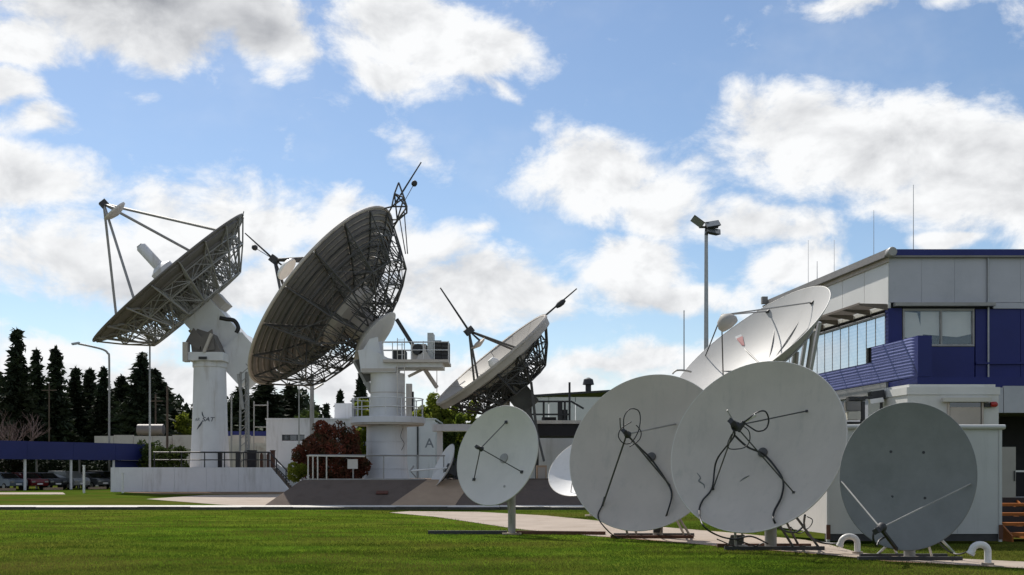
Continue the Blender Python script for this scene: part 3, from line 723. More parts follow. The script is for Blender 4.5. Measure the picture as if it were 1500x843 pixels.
# the biggest of the row
t, D = front_dish('satellite_dish', 'biggest dish of the row, with hanging black cables and tangled cable at its feed', 1106, 652, 21.6, aim(1110, 656, -.37, .37, -.85), 1.82, .42, 'dish_grey', GR)
p = ground_mount(t, D, .42, 'truss_grey', .12)
fp = D.c + D.n * .98
feed_unit(t, fp, D.n, s=1.1)
for q in ((1045, 717), (1182, 603), (1163, 722)): MB().tube([fp, D.hit(*q)], .014, 6).build('feed_strut', 'truss_dark', t, 60)
for q in ((1045, 717), (1182, 603), (1163, 722)): MB().obox(D.hit(*q), D.n * .015, D.e1 * .022, D.e2 * .022).build('strut_foot', 'steel_dark', t)
MB().lathe(D.S(0, 0, .005), D.n, [(.10, 0), (.10, .03), (.03, .05)], 20).build('hub_cap', 'truss_dark', t, 40)
ya = fp.y
MB().tube(spline([W(1070, 612, ya), W(1072, 626, ya), W(1075, 640, ya + .05), D.hit(1058, 682, .28), D.hit(1045, 716, .06), D.hit(1031, 735, .06), D.hit(1026, 750, .05), W(1030, 770, 20.9), W(1050, 784, 21.4), W(1075, 790, 21.8), W(1100, 786, 22), W(1125, 797, 22.1)]), .018, 6).build('cable', 'cable_black', t, 60)
MB().tube(spline([W(1076, 638, ya), W(1095, 655, ya + .5), D.hit(1122, 669, .1), D.hit(1140, 690, .06), D.hit(1149, 708, .06), D.hit(1146, 730, .06), D.hit(1135, 752, .05), D.hit(1136, 766, .05), W(1147, 777, 21.3), W(1165, 780, 21.8), W(1176, 772, 22)]), .021, 6).build('cable', 'cable_black', t, 60)
MB().tube(spline([W(1085, 622, ya), W(1096, 614, ya - .08), W(1110, 604, ya - .05), W(1121, 603, ya), W(1126, 615, ya + .06), W(1122, 628, ya + .1), W(1110, 632, ya + .08), W(1099, 626, ya + .04), W(1090, 620, ya)], 7), .016, 6).build('cable', 'cable_black', t, 60)
MB().tube(spline([W(1072, 636, ya), W(1066, 650, ya + .05), W(1070, 658, ya + .1), W(1090, 656, ya + .2), W(1098, 646, ya + .2), W(1097, 632, ya + .1), W(1088, 624, ya)], 7), .011, 6).build('cable', 'cable_black', t, 60)
MB().tube([W(1085, 620, ya), W(1074, 616, ya), W(1065, 601, ya - .1)], .012, 6).build('bracket', 'truss_grey', t, 60)
MB().tube([W(1092, 618, ya - .03), W(1107, 608, ya - .08)], [.016, .03], 8).build('amplifier', 'dish_pale', t, 60)
MB().tube([W(1080, 632, ya + .02), W(1090, 618, ya)], .05, 8).build('amplifier', 'steel_dark', t, 60)
MB().tube(spline([D.hit(1176, 752, -.12), W(1178, 768, 22.0), W(1183, 783, 22.1), W(1200, 794, 22.3), W(1222, 797, 22.0), W(1233, 795, 21.6)]), .022, 6).build('cable', 'cable_black', t, 60)
MB().tube(spline([W(1158, 772, 22.0), W(1170, 782, 22), W(1186, 772, 22), W(1190, 762, 22), W(1182, 757, 22)]), .011, 6).build('cable', 'cable_black', t, 60)
for sx, sy in ((-1, -.4), (.55, -.4), (1.25, -.3), (.95, .9), (-.6, .9)):
    q = Vector((p.x + sx * .75, p.y + sy * .6, .04))
    MB().tube([q, D.P(D.R * .62, math.radians(-90 + sx * 24), D.a(D.R * .62) + .08)], .026, 6).build('stay', 'truss_dark' if sx > 0 else 'truss_grey', t, 60)
MB().beam((p.x - 1.0, p.y - .3, .045), (p.x + 1.0, p.y - .3, .045), .1, .08).build('base_beam', 'steel_dark', t)
MB().beam((p.x - 1.0, p.y + .5, .045), (p.x + .95, p.y + .5, .045), .1, .08).build('base_beam', 'steel_rust', t)
MB().beam((p.x - .55, p.y - .25, .05), (p.x - .55, p.y + .44, .05), .1, .08).build('base_beam', 'steel_dark', t)
MB().obox((p.x - .72, p.y - .1, .2), (.14, 0, 0), (0, .02, 0), (.03, 0, .1)).build('bracket', 'truss_dark', t)
for a, b in (((1062, 800), (1120, 795)), ((1075, 790), (1180, 800)), ((1050, 790), (1130, 803))):
    pa, pb = W(*a, 21.9), W(*b, 21.9); pa.z = max(pa.z, .03); pb.z = max(pb.z, .03)
    mid = (pa + pb) / 2; mid.z = .03
    MB().tube(spline([pa, mid, pb]), .012, 6).build('cable', 'cable_black', t, 60)

for pts in (((1021, 693), (1026, 700), (1024, 705), (1031, 710), (1032, 716)), ((1084, 706), (1090, 701), (1098, 697))):
    MB().tube(spline([D.hit(*q, .004) for q in pts], 4), [.006 + .012 * math.sin(math.pi * i / (4 * (len(pts) - 1))) for i in range(4 * (len(pts) - 1) + 1)], 6).build('scuff', 'dish_slate', t, 60)
# the slate grey offset dish
c = W(1328, 697, 19.2); D = Dish(c, aim(1328, 697, -.10, .17, -.97), 1.315, .20, .865)
t = thing('satellite_dish', 'slate grey oval offset dish with its feed arm at the bottom', 'satellite dish', (c.x, c.y, 0))
D.reflector(t, 'dish_slate', rimmat='dish_slate', lip=.012)
D.backing(t, 'truss_grey', 6, .5)
p = ground_mount(t, D, .3, 'truss_grey', .10)
for q in ((1305, 662), (1353, 663), (1307, 728), (1355, 730)): MB().lathe(D.hit(*q, 0), D.n, [(.028, 0), (.024, .012)], 10).build('bolt_cover', 'steel_dark', t, 40)
fp = W(1290, 774, 18.35)
MB().tube([fp, D.hit(1233, 706)], .015, 6).build('feed_strut', 'truss_grey', t, 60)
MB().tube([fp, D.hit(1422, 709)], .014, 6).build('feed_strut', 'truss_grey', t, 60)
low = D.P(D.R * 1.0, math.radians(-97), .03)
MB().beam(fp, low, .05, .05).build('feed_arm', 'steel_dark', t)
fu = feed_unit(t, fp, (fp - D.c) * Vector((1, 1, .3)), s=1.0)
MB().tube(spline([fp, W(1282, 776, 18.3), W(1279, 788, 18.3), W(1284, 800, 18.4), W(1288, 792, 18.5), W(1298, 786, 18.6)]), .018, 6).build('cable', 'cable_black', t, 60)
MB().tube(spline([W(1375, 795, 19.4), W(1390, 808, 19.6), W(1405, 812, 19.4), W(1424, 806, 18.9)]), .014, 6).build('cable', 'cable_black', t, 60)
for (bx, by), (tx, ty) in (((1284, 816), (1303, 796)), ((1315, 816), (1308, 800)), ((1365, 818), (1360, 798)), ((1398, 813), (1380, 792))):
    X, Y = G(bx, by); MB().tube([(X, Y, .03), W(tx, ty, 19.55)], .024, 6).build('stay', 'container_grey', t, 60)
MB().beam((p.x - 1.0, p.y - .22, .045), (p.x + .85, p.y - .22, .045), .08, .06).build('base_beam', 'steel_dark', t)
MB().beam((p.x - .75, p.y + .45, .045), (p.x + .85, p.y + .45, .045), .08, .06).build('base_beam', 'steel_dark', t)

# the slice of a dish between the pole dish and the middle one
c = W(856, 683, 38.0); D = Dish(c, (-.42, -.62, .66), 1.36, .42)
t = thing('satellite_dish', 'bright white dish mostly hidden behind the left grey dish', 'satellite dish', (c.x, c.y, 0), GR)
D.reflector(t, 'dish_white'); ground_mount(t, D, .3, 'truss_grey', .1)
fp = D.c + D.n * .75; feed_unit(t, fp, D.n)
for ph in (20, 140, 260): MB().tube([fp, D.S(D.R * .8, R(ph))], .015, 6).build('feed_strut', 'truss_grey', t, 60)

# the tilted dish in front of the office building
c = W(1096, 505, 34.0); D = Dish(c, aim(1096, 505, -.57, .775, -.27), 2.88, .92)
t = thing('satellite_dish', 'large bright dish tilted skyward in front of the office building', 'satellite dish', (c.x, c.y, 0))
D.reflector(t, 'dish_bright', 112, 14)
p = ground_mount(t, D, .7, 'truss_grey', .28)
D.backing(t, 'truss_grey', 10, .7)
for ph in (-30, 0, 30, 150, 180, 210): MB().tube([(p.x + .3 * math.cos(R(ph)), p.y, .3), D.P(D.R * .7, R(ph), D.a(D.R * .7) + .1)], .06, 8).build('stay', 'truss_grey', t, 60)
for x in (1158, 1170, 1184):
    b0 = W(x, 560, 36.2); MB().beam(b0, W(x + 8 + (x - 1150) * .25, 470 + (1188 - x) * .5, 35.4), .10, .12).build('back_leg', 'cladding_grey', t)
ap_ = W(1057, 462, 33.6)
for q, rr in (((1190, 444), .022), ((1125, 457), .022)): MB().tube([ap_, D.hit(*q)], rr, 6).build('feed_strut', 'truss_grey', t, 60)
for q in ((1034, 522), (1060, 560)): MB().tube([ap_, D.hit(*q)], .02, 6).build('feed_strut', 'truss_dark', t, 60)
MB().lathe(W(1066, 474, 33.6), -D.n, [(.06, -.32), (.25, -.2), (.33, -.02), (.30, .1), (.1, .16)], 20).build('subreflector', 'dish_tan', t, 50)
MB().tube([ap_, W(1068, 472, 33.6)], .07, 8).build('feed_bracket', 'steel_dark', t, 60)
for q in ((1190, 444), (1125, 457)): MB().obox(D.hit(*q), D.n * .03, D.e1 * .06, D.e2 * .06).build('strut_foot', 'steel_dark', t)
MB().add([D.hit(*q, .012) for q in ((1077, 494), (1086, 490), (1088, 496), (1079, 499))], [(0, 1, 2, 3)]).build('sticker', 'pvc_white', t, recalc=False)
MB().add([D.hit(*q, .018) for q in ((1079, 497), (1088, 493), (1091, 507), (1087, 507))], [(0, 1, 2, 3)]).build('sticker', 'sticker_red', t, recalc=False)
MB().tube(spline([W(985, 548, 33), W(991, 543, 33), W(1003, 543, 33), W(1012, 545, 33.3)]), .03, 6).build('guard_rail', 'truss_grey', t, 60)

# the small edge-on dish by the ramp
c = W(648, 682, 51.6); D = Dish(c, aim(648, 682, -.87, .42, -.26), 1.11, .28)
t = thing('satellite_dish', 'small white dish seen edge-on beside the tan ramp', 'satellite dish', (c.x, c.y, 0))
D.reflector(t, 'dish_white', 64, 8)
D.backing(t, 'steel_dark', 6)
p = D.c - D.n * .75
MB().tube([(p.x, p.y, 0), (p.x, p.y, p.z)], .1, 10).build('mast', 'steel_dark', t, 50)
MB().obox(D.c - D.n * .5, D.n * .25, D.e1 * .18, D.e2 * .22).build('hub', 'steel_dark', t)
tip = W(601, 690, 51.3)
MB().tube([D.S(0, 0), tip], .045, 8).build('feed_boom', 'dish_white', t, 60)
MB().tube([tip, W(610, 700, 51.4)], .03, 6).build('feed_strut', 'truss_grey', t, 60)
MB().tube([tip, W(606, 683, 51.4)], .05, 6).build('feed_horn', 'truss_grey', t, 60)
for k in range(5): MB().tube([(p.x - .2 + .1 * k, p.y - .2, 1.2), D.c - D.n * .35 + D.e2 * (-.5 + .25 * k)], .025, 5).build('stay', 'steel_dark', t, 60)
# ---------------------------------------------------------------- the three big antennas
def big_dish(t, D, nrib, prof, rings, panel_m, back_m, truss_m, mr, ph0=0.0, nstiff=5, hub=(1.0, 3.6), crosses=True):
    Rr = D.R
    gap = .012
    for k in range(nrib):                                         # reflector panels, ribbed on the back
        p0 = ph0 + 2 * math.pi * k / nrib; p1 = ph0 + 2 * math.pi * (k + 1) / nrib
        for (ra, rb), ns in zip(zip(rings, rings[1:]), nstiff):
            r0, r1 = ra * Rr + gap, rb * Rr - gap; v = []; f = []
            na, nr = 5, 4; jit = random.uniform(-.008, .008)
            for side in (0, .045):
                for i in range(nr + 1):
                    r = r0 + (r1 - r0) * i / nr; dg = gap / r
                    for j in range(na + 1):
                        v.append(D.P(r, p0 + dg + (p1 - p0 - 2 * dg) * j / na, D.a(r) + side + jit))
            N = (nr + 1) * (na + 1)
            for i in range(nr):
                for j in range(na):
                    q = (i * (na + 1) + j, i * (na + 1) + j + 1, (i + 1) * (na + 1) + j + 1, (i + 1) * (na + 1) + j)
                    f += [q[::-1], tuple(x + N for x in q)]
            edge = [j for j in range(na + 1)] + [i * (na + 1) + na for i in range(1, nr + 1)] + [nr * (na + 1) + j for j in range(na - 1, -1, -1)] + [i * (na + 1) for i in range(nr - 1, 0, -1)]
            for q, w in zip(edge, edge[1:] + edge[:1]): f.append((q, w, w + N, q + N))
            o = MB().add(v, f).build('reflector_panel', panel_m, t, 35)
            if ns:
                b = MB(); v = []
                for s_ in range(ns):
                    r = r0 + (r1 - r0) * (s_ + .5) / ns; w = (r1 - r0) / ns * .24; pts = []
                    for j in range(4):
                        ph = p0 + (p1 - p0) * (.04 + .92 * j / 3)
                        pts += [D.P(r - w, ph, D.a(r - w) + .04), D.P(r - w, ph, D.a(r - w) + .17), D.P(r + w, ph, D.a(r + w) + .17), D.P(r + w, ph, D.a(r + w) + .04)]
                    fs = [(j * 4 + a, j * 4 + (a + 1) % 4, (j + 1) * 4 + (a + 1) % 4, (j + 1) * 4 + a) for j in range(3) for a in range(4)] + [(0, 1, 2, 3), (12, 13, 14, 15)]
                    b.add(pts, fs)
                b.build('stiffener', 'dish_back_dark' if nrib == 16 else back_m, o)
    b = MB(); pts = [D.P(Rr, 2 * math.pi * i / 96, .06) for i in range(97)]
    b.tube(pts, .075, 6).build('rim', back_m, t, 60)
    # radial trusses
    for k in range(nrib):
        ph = ph0 + 2 * math.pi * k / nrib; b = MB()
        top = [D.P(r * Rr, ph, D.a(r * Rr) + .17) for r, a in prof]
        bot = [D.P(r * Rr, ph, a) for r, a in prof]
        for i in range(len(prof) - 1):
            b.beam(top[i], top[i + 1], mr * 1.5, mr * 2.2, D.n); b.tube([bot[i], bot[i + 1]], mr, 5)
            b.tube([top[i + 1], bot[i + 1]], mr * .75, 4)
            b.tube([top[i], bot[i + 1]] if i % 2 else [bot[i], top[i + 1]], mr * .75, 4)
            if i and (prof[i][1] - D.a(prof[i][0] * Rr)) > .8:
                mt = (top[i] + top[i + 1]) / 2; b.tube([bot[i], mt], mr * .5, 4); b.tube([bot[i + 1], mt], mr * .5, 4)
        b.build('radial_truss', truss_m, t)
    # ring members tie neighbouring trusses together
    for i in range(1, len(prof)):
        r, a = prof[i]; b = MB()
        for k in range(nrib):
            pa, pb = ph0 + 2 * math.pi * k / nrib, ph0 + 2 * math.pi * (k + 1) / nrib
            A0, A1 = D.P(r * Rr, pa, D.a(r * Rr) + .2), D.P(r * Rr, pb, D.a(r * Rr) + .2)
            B0, B1 = D.P(r * Rr, pa, a), D.P(r * Rr, pb, a)
            if i < len(prof) - 1 or True: b.tube([B0, B1], mr * .9, 5)
            b.tube([A0, A1], mr * .9, 5)
            if a - D.a(r * Rr) > .5:
                if crosses: b.tube([A0, B1] if k % 2 else [B0, A1], mr * .6, 4)
                if crosses or i == 2: b.tube([B0, (A0 + A1) / 2], mr * .5, 4); b.tube([B1, (A0 + A1) / 2], mr * .5, 4)
            if i < len(prof) - 1 and (crosses or i == 1):
                r2, a2 = prof[i + 1]
                b.tube([D.P(r * Rr, pa, a), D.P(r2 * Rr, pb, a2)] if k % 2 else [D.P(r * Rr, pb, a), D.P(r2 * Rr, pa, a2)], mr * .55, 4)
        b.build('ring_truss', truss_m, t)
    MB().lathe(D.c, -D.n, [(hub[0], D.dep + .05), (hub[0], hub[1])], 24).build('hub', back_m, t, 40)

def rod(t, p, q, r=.05, name='lightning_rod', m='steel_dark'): return MB().tube([p, q], [r, r * .6], 6).build(name, m, t, 60)
def beacon(t, p, q, s=.16):
    MB().tube([p, q], .02, 5).build('beacon_stalk', 'steel_dark', t, 60)
    d = (Vector(q) - Vector(p)).normalized()
    MB().lathe(Vector(q) - d * s, d, [(s * .4, 0), (s * .85, s * .3), (s, s), (s * .8, s * 1.7), (s * .3, s * 2)], 10).build('beacon', 'steel_dark', t, 50)

# ---- the largest, seen from behind, on its round white pedestal
YB = 57.0
t = thing('large_antenna', 'largest dish antenna seen from behind, ribbed back facing the lawn, on a round white pedestal', 'antenna', (XW(568, YB), YB, 1.17), 'large dish antennas')
D = Dish(W(472, 435, 58.7), aim(472, 435, -.74, .59, .32), 157 * 58.7 / F, 1.75)
big_dish(t, D, 16, [(.985, .25), (.86, 1.3), (.72, 2.4), (.52, 2.9), (.33, 3.2), (.17, 3.3)], [.14, .36, .60, .80, .996],
         'dish_back', 'dish_back', 'truss_dark', .046, R(4), [1, 3, 4, 4], (.85, 3.5), False)
MB().lathe(D.c, -D.n, [(1.95, 1.72), (1.80, 2.05), (1.0, 2.25)], 32).build('hub_plate', 'dish_grey', t, 40)
MB().lathe(D.c, -D.n, [(.9, 3.2), (1.66, 3.62), (1.70, 3.7), (1.5, 3.80), (.5, 3.95)], 36).build('hub_cone', 'dish_pale', t, 40)
apx = W(402, 381, 59.6)
sub = D.c + D.n * 2.55
for ph in (66, 114, 246, 294): MB().tube([apx, D.S(D.R * .62, R(ph), -.02)], .085, 6).build('quadripod_leg', 'truss_dark', t, 60)
MB().lathe(sub, D.n, [(.66, -.12), (.68, -.05), (.60, .08), (.3, .2)], 28).build('subreflector', 'dish_white', t, 40)
for ph in (0, 120, 240): MB().tube([apx, sub + D.e1 * .6 * math.cos(R(ph)) + D.e2 * .6 * math.sin(R(ph)) + D.n * .1], .05, 6).build('subreflector_strut', 'steel_dark', t, 60)
MB().obox(apx, D.n * .22, D.e1 * .2, D.e2 * .2).build('apex_box', 'steel_dark', t)
MB().lathe(D.c, D.n, [(.55, -1.7), (.5, -.6), (.3, -.3), (.3, .4)], 20).build('feed_horn', 'dish_white', t, 40)
rod(t, apx, W(359, 342, 59.8), .06); beacon(t, apx, W(373, 363, 59.7))
cg = [W(574, 303, 58.2), W(582, 322, 58.2), W(596, 312, 58.4), W(578, 284, 58.2), W(584, 268, 58.2), W(596, 303, 58.6), W(592, 290, 57.8)]
b = MB()
for i, j in ((0, 3), (0, 5), (3, 4), (4, 5), (3, 5), (1, 5), (1, 3), (2, 5), (1, 2), (4, 6), (6, 2), (6, 3), (1, 6), (0, 6)): b.tube([cg[i], cg[j]], .045, 5)
for i, ph in ((0, 88), (1, 76), (0, 98), (2, 70), (5, 66), (1, 64)): b.tube([cg[i], D.P(D.R, R(ph), .1)], .045, 5)
b.build('rod_cage', 'truss_dark', t)
rod(t, W(578, 300, 58.2), W(617, 238, 58.2), .06); beacon(t, W(592, 296, 58.2), W(607, 269, 58.2))
b = MB(); b.tube([W(585, 318, 58.4), W(594, 372, 57.6)], .03, 5); b.tube([W(592, 310, 58.4), W(597, 372, 57.6)], .03, 5); b.build('rod_stay', 'truss_dark', t)
# pedestal
cx = XW(568, YB)
def zz(py): return ZW(py, YB)
o = MB().lathe((cx - .05, YB, 1.0), (0, 0, 1), [(1.25, 0), (1.13, .5), (1.06, 1.0), (1.05, zz(622) - 1.0)], 36).build('pedestal_base', 'white_paint', t, 40)
for k in range(3): MB().lathe((cx - .05, YB, 1.7 + k * .7), (0, 0, 1), [(1.13 - k * .022, 0), (1.13 - k * .022, .03)], 36).build('seam', 'white_wall', o, 40)
MB().lathe((cx, YB, zz(622)), (0, 0, 1), [(1.85, .02), (1.95, .05), (1.95, .33), (1.9, .36)], 40).build('gallery', 'white_wall', t, 40)
MB().lathe((cx, YB, zz(622) - .06), (0, 0, 1), [(1.3, 0), (1.88, .0), (1.91, .11), (1.3, .11)], 40).build('gallery_underside', 'cream_wall', t, 40)
MB().tube(spline([W(590, 628, YB - 1.12), W(587, 640, YB - 1.14), W(592, 650, YB - 1.12), W(588, 660, YB - 1.14)]), .014, 6).build('hanging_cable', 'steel_dark', t, 60)
o = MB().lathe((cx, YB, zz(612)), (0, 0, 1), [(.95, 0), (.90, .6), (.90, zz(548) - zz(612))], 36).build('pedestal_column', 'white_paint', t, 40)
for k in range(2): MB().lathe((cx, YB, zz(598) + k * .75), (0, 0, 1), [(.915, 0), (.915, .035)], 36).build('seam', 'dish_grey', o, 40)
for k in range(14):                                              # gallery railing
    a = R(-10 + 360 * k / 14); q = Vector((cx + 1.85 * math.cos(a), YB + 1.85 * math.sin(a), zz(612)))
    MB().tube([q, q + Vector((0, 0, .95))], .028, 6).build('rail_post', 'white_paint', t, 60)
for h in (.5, .95): MB().tube([(cx + 1.85 * math.cos(i * math.pi / 24), YB + 1.85 * math.sin(i * math.pi / 24), zz(612) + h) for i in range(49)], .026, 5).build('handrail', 'white_paint', t, 60)
MB().box(XW(598, YB), XW(606, YB), YB - 1.2, YB - .8, zz(612), zz(565)).build('cable_riser', 'dish_grey', t)
MB().obox((XW(605, YB), YB - .9, zz(590)), (.12, 0, 0), (0, .12, 0), (0, 0, .5)).build('control_box', 'steel_dark', t)
# turning head, deck, plant
hd = MB().prism([(XW(x, YB), YB - 1.15, zz(y)) for x, y in ((529, 517), (545, 514), (572, 528), (583, 530), (583, 548), (533, 548))], (0, 2.3, 0)).build('turning_head', 'white_paint', t)
MB().box(XW(534, YB), XW(582, YB), YB - 1.18, YB - 1.152, zz(547), zz(543)).build('head_flange', 'dish_grey', hd)
for s_ in (-.95, .8): MB().prism([(XW(x, YB), YB + s_, zz(y)) for x, y in ((534, 518), (545, 500), (556, 497), (560, 520))], (0, .18, 0)).build('elevation_arm', 'white_paint', t)
MB().obox(W(537, 541, YB), (.3, 0, -.55), (0, .2, 0), (.28, 0, .15)).build('drive_arm', 'truss_dark', t)
MB().beam(W(520, 528, YB), W(545, 575, YB), .28, .28).build('brace', 'truss_grey', t)
MB().box(XW(566, YB), XW(659, YB), YB - 1.5, YB + 1.2, zz(535), zz(531)).build('deck', 'dish_grey', t)
MB().box(XW(583, YB), XW(650, YB), YB - 1.2, YB + 1.0, zz(541), zz(535) - .003).build('deck_frame', 'white_paint', t)
for (x0, x1, y0, y1, m_, nm) in ((638, 648, 502, 531, 'steel_dark', 'air_unit'), (648.5, 659, 504, 532, 'steel_dark', 'air_unit'), (628, 636.5, 491, 531, 'container_grey', 'control_cabinet'), (578, 596, 516, 530, 'steel_dark', 'motor'), (604, 626, 507, 531, 'dish_grey', 'gear_case')):
    q = MB().box(XW(x0, YB), XW(x1, YB), YB - .9, YB + .2, zz(y1), zz(y0)).build(nm, m_, t)
    if nm == 'air_unit':
        for k in range(5): MB().box(XW(x0, YB) + .02, XW(x1, YB) - .02, YB - .925, YB - .902, zz(y1) + .08 + k * .19, zz(y1) + .14 + k * .19).build('louver', 'recess_dark', q)
MB().lathe(W(612, 512, YB - 1), (0, 1, 0), [(.28, 0), (.3, .1), (.3, .5)], 16).build('motor', 'steel_dark', t, 40)
MB().prism([(XW(x, YB), YB - 1.0, zz(y)) for x, y in ((612, 530), (622, 510), (634, 530))], (0, .06, 0)).build('guard', 'dish_pale', t)
for x in (561, 575, 589, 603, 620, 636, 657):
    MB().tube([W(x, 531, YB - 1.45), W(x, 501 if x < 600 else 500, YB - 1.45)], .025, 5).build('rail_post', 'white_paint', t, 60)
for y in (501, 513): MB().tube([W(561, y, YB - 1.45), W(657, y, YB - 1.45)], .024, 5).build('handrail', 'white_paint', t, 60)
for y in (501, 513): MB().tube([W(561, y + 1, YB + 1.15), W(657, y + 1, YB + 1.15)], .022, 5).build('handrail', 'white_paint', t, 60)
MB().beam(W(581, 468, YB - .3), W(606, 508, YB - .3), .2, .2).build('counter_strut', 'steel_dark', t)
MB().beam(W(622, 541, YB), W(640, 568, YB + .6), .16, .16).build('brace', 'dish_grey', t)
MB().beam(W(598, 552, YB), W(622, 540, YB), .13, .13).build('brace', 'dish_grey', t)
b = MB()
for dx in (0, .36):
    b.tube([(XW(586, YB) + dx, YB - 1.3, zz(612)), (XW(586, YB) + dx, YB - 1.3, zz(500))], .022, 5)
for k in range(16): b.tube([(XW(586, YB), YB - 1.3, zz(608) + k * .25), (XW(586, YB) + .36, YB - 1.3, zz(608) + k * .25)], .015, 4)
b.build('ladder', 'dish_pale', t)
MB().tube([W(640, 575, YB + 1), W(640, 533, YB + 1)], .02, 5).build('conduit', 'dish_grey', t, 60)

# ---- the left one on the tapering white tower
YA = 86.0
t = thing('large_antenna', 'leftmost dish antenna pointing up to the left on a tall tapering white tower', 'antenna', (XW(307, YA), YA, 1.87), 'large dish antennas')
D = Dish(W(247, 406, YA), aim(247, 406, -.638, .765, .07), 142 * YA / F, 1.9)
big_dish(t, D, 18, [(.985, .18), (.80, 1.7), (.585, 3.25), (.40, 3.3), (.22, 3.35)], [.12, .42, .72, .996],
         'dish_back_dark', 'dish_back_dark', 'truss_grey', .065, R(0), [2, 2, 2], (1.3, 3.5), True)
apx = W(152, 299, YA)
for ph in (68, 137, -112, -43): MB().tube([apx, D.S(D.R * .80, R(ph), -.05)], .11, 6).build('quadripod_leg', 'truss_grey', t, 60)
MB().obox(apx, D.n * .25, D.e1 * .28, D.e2 * .28).build('apex_box', 'steel_dark', t)
sc_ = D.c + D.n * 6.2 + D.e2 * .35
MB().lathe(sc_, D.n, [(.05, -.35), (.6, -.22), (1.0, .0), (1.02, .12), (.4, .2)], 28).build('subreflector', 'dish_pale', t, 40)
for ph in (10, 130, 250): MB().tube([apx, sc_ + D.e1 * .8 * math.cos(R(ph)) + D.e2 * .8 * math.sin(R(ph))], .06, 5).build('subreflector_strut', 'truss_grey', t, 60)
MB().lathe(D.c, D.n, [(.95, -1.6), (.95, .85), (.62, 1.05), (.42, 1.15), (.42, 3.0), (.30, 3.15)], 24).build('feed_horn', 'white_paint', t, 40)
MB().obox(D.c + D.n * 2.95 - D.e1 * .25, D.n * .3, D.e1 * .05, D.e2 * .22).build('horn_window', 'steel_dark', t)
rod(t, D.P(D.R, R(90), .1), D.P(D.R, R(90), .1) + Vector((.15, 0, .55)), .06)
hub = D.c - D.n * 3.3
q = D.c - D.n * 5.6
AX = Vector((0, 1, 0)); SD = D.n.cross(AX).normalized()
MB().obox((D.c - D.n * 5.2) + SD * 0, D.n * 2.0, AX * 1.5, SD * 1.38).build('counterweight_arm', 'white_paint', t)
MB().obox(D.c - D.n * 8.75, D.n * 1.53, AX * 1.7, SD * 1.5).build('counterweight', 'white_paint', t)
MB().obox(D.c - D.n * 5.0 + SD * 1.5, D.n * .7, AX * .9, SD * .14).build('service_box', 'dish_grey', t)
MB().obox(D.c - D.n * 4.0 - SD * 1.75, D.n * .6, AX * 1.0, SD * .35).build('service_box', 'dish_grey', t)
pc = W(335, 480, YA - 1.6)
MB().tube(spline([W(322, 466, YA - 1.6), W(332, 468, YA - 1.6), W(343, 470, YA - 1.6), W(349, 480, YA - 1.6), W(346, 488, YA - 1.6)]), .16, 8).build('cable', 'cable_black', t, 60)
cx = XW(307.5, YA)
def za(py): return ZW(py, YA)
prof_t = [(1.52, 0), (1.50, .5), (1.36, 3.0), (1.24, za(540) - 1.87)]
tw = MB().lathe((cx, YA, 1.87), (0, 0, 1), prof_t, 44).build('tower', 'white_paint', t, 40)
MB().lathe((cx, YA, za(540)), (0, 0, 1), [(1.24, 0.002), (1.32, .08), (1.32, .42), (1.28, .5)], 36).build('tower_collar', 'white_paint', t, 40)
MB().box(XW(281, YA), XW(334, YA), YA - 1.55, YA + 1.55, za(531), za(519)).build('head_platform', 'white_paint', t)
MB().box(XW(277, YA), XW(284, YA), YA - 1.75, YA - 1.0, za(533), za(505)).build('head_bracket', 'dish_grey', t)
MB().prism([(XW(x, YA), YA - 1.3, za(y)) for x, y in ((288, 519), (286, 500), (296, 485), (318, 492), (330, 519))], (0, 2.6, 0)).build('elevation_yoke', 'dish_back_dark', t)
MB().prism([(XW(x, YA), YA - 1.45, za(y)) for x, y in ((280, 504), (291, 484), (303, 497), (300, 516))], (0, .12, 0)).build('gear_sector', 'dish_back_dark', t)
MB().prism([(XW(x, YA), YA - 1.47, za(y)) for x, y in ((298, 500), (318, 486), (322, 515), (304, 519))], (0, .14, 0)).build('gear_sector', 'dish_back_dark', t)
MB().beam(W(299, 516, YA - 1.6), W(310, 489, YA - 1.6), .28, .2).build('screw_jack', 'dish_grey', t)
MB().box(XW(300, YA), XW(312, YA), YA - 1.74, YA - 1.70, za(530), za(526)).build('vent', 'steel_dark', t)
def on_tower(x, z, d=0):
    zz_ = za(616) + z; r = np.interp(zz_ - 1.87, [p_[1] for p_ in prof_t], [p_[0] for p_ in prof_t]) + .012 + d
    a = -math.pi / 2 + (x - .35) / r
    return (cx + r * math.cos(a), YA + r * math.sin(a), zz_)
letters('SAT', .46, 'ink', t, lambda x, z, d: on_tower(x * 1.15 + .55, z, d), shear=.25)
letters('AR', .34, 'ink_soft', t, lambda x, z, d: on_tower(x * 1.15 - .36, z, d), shear=.25)
def stroke(pts, w, m_):                                            # the mark's swoosh: curved flat strokes
    pts = spline([(x, 0, z) for x, z in pts], 6); v = []; n = len(pts)
    for i, p_ in enumerate(pts):
        tt = pts[min(i + 1, n - 1)] - pts[max(i - 1, 0)]; nn = Vector((-tt.z, 0, tt.x)).normalized() * w * math.sin(math.pi * (i + .6) / (n + .2))
        v += [on_tower(p_.x + nn.x, p_.z + nn.z), on_tower(p_.x - nn.x, p_.z - nn.z)]
    MB().add(v, [(2 * i, 2 * i + 1, 2 * i + 3, 2 * i + 2) for i in range(n - 1)]).build('emblem', m_, t, recalc=False)
stroke([(.10, .62), (.14, .38), (.26, .18)], .055, 'ink')
stroke([(-.36, -.78), (-.18, -.55), (.02, -.32), (.16, -.06)], .075, 'ink')

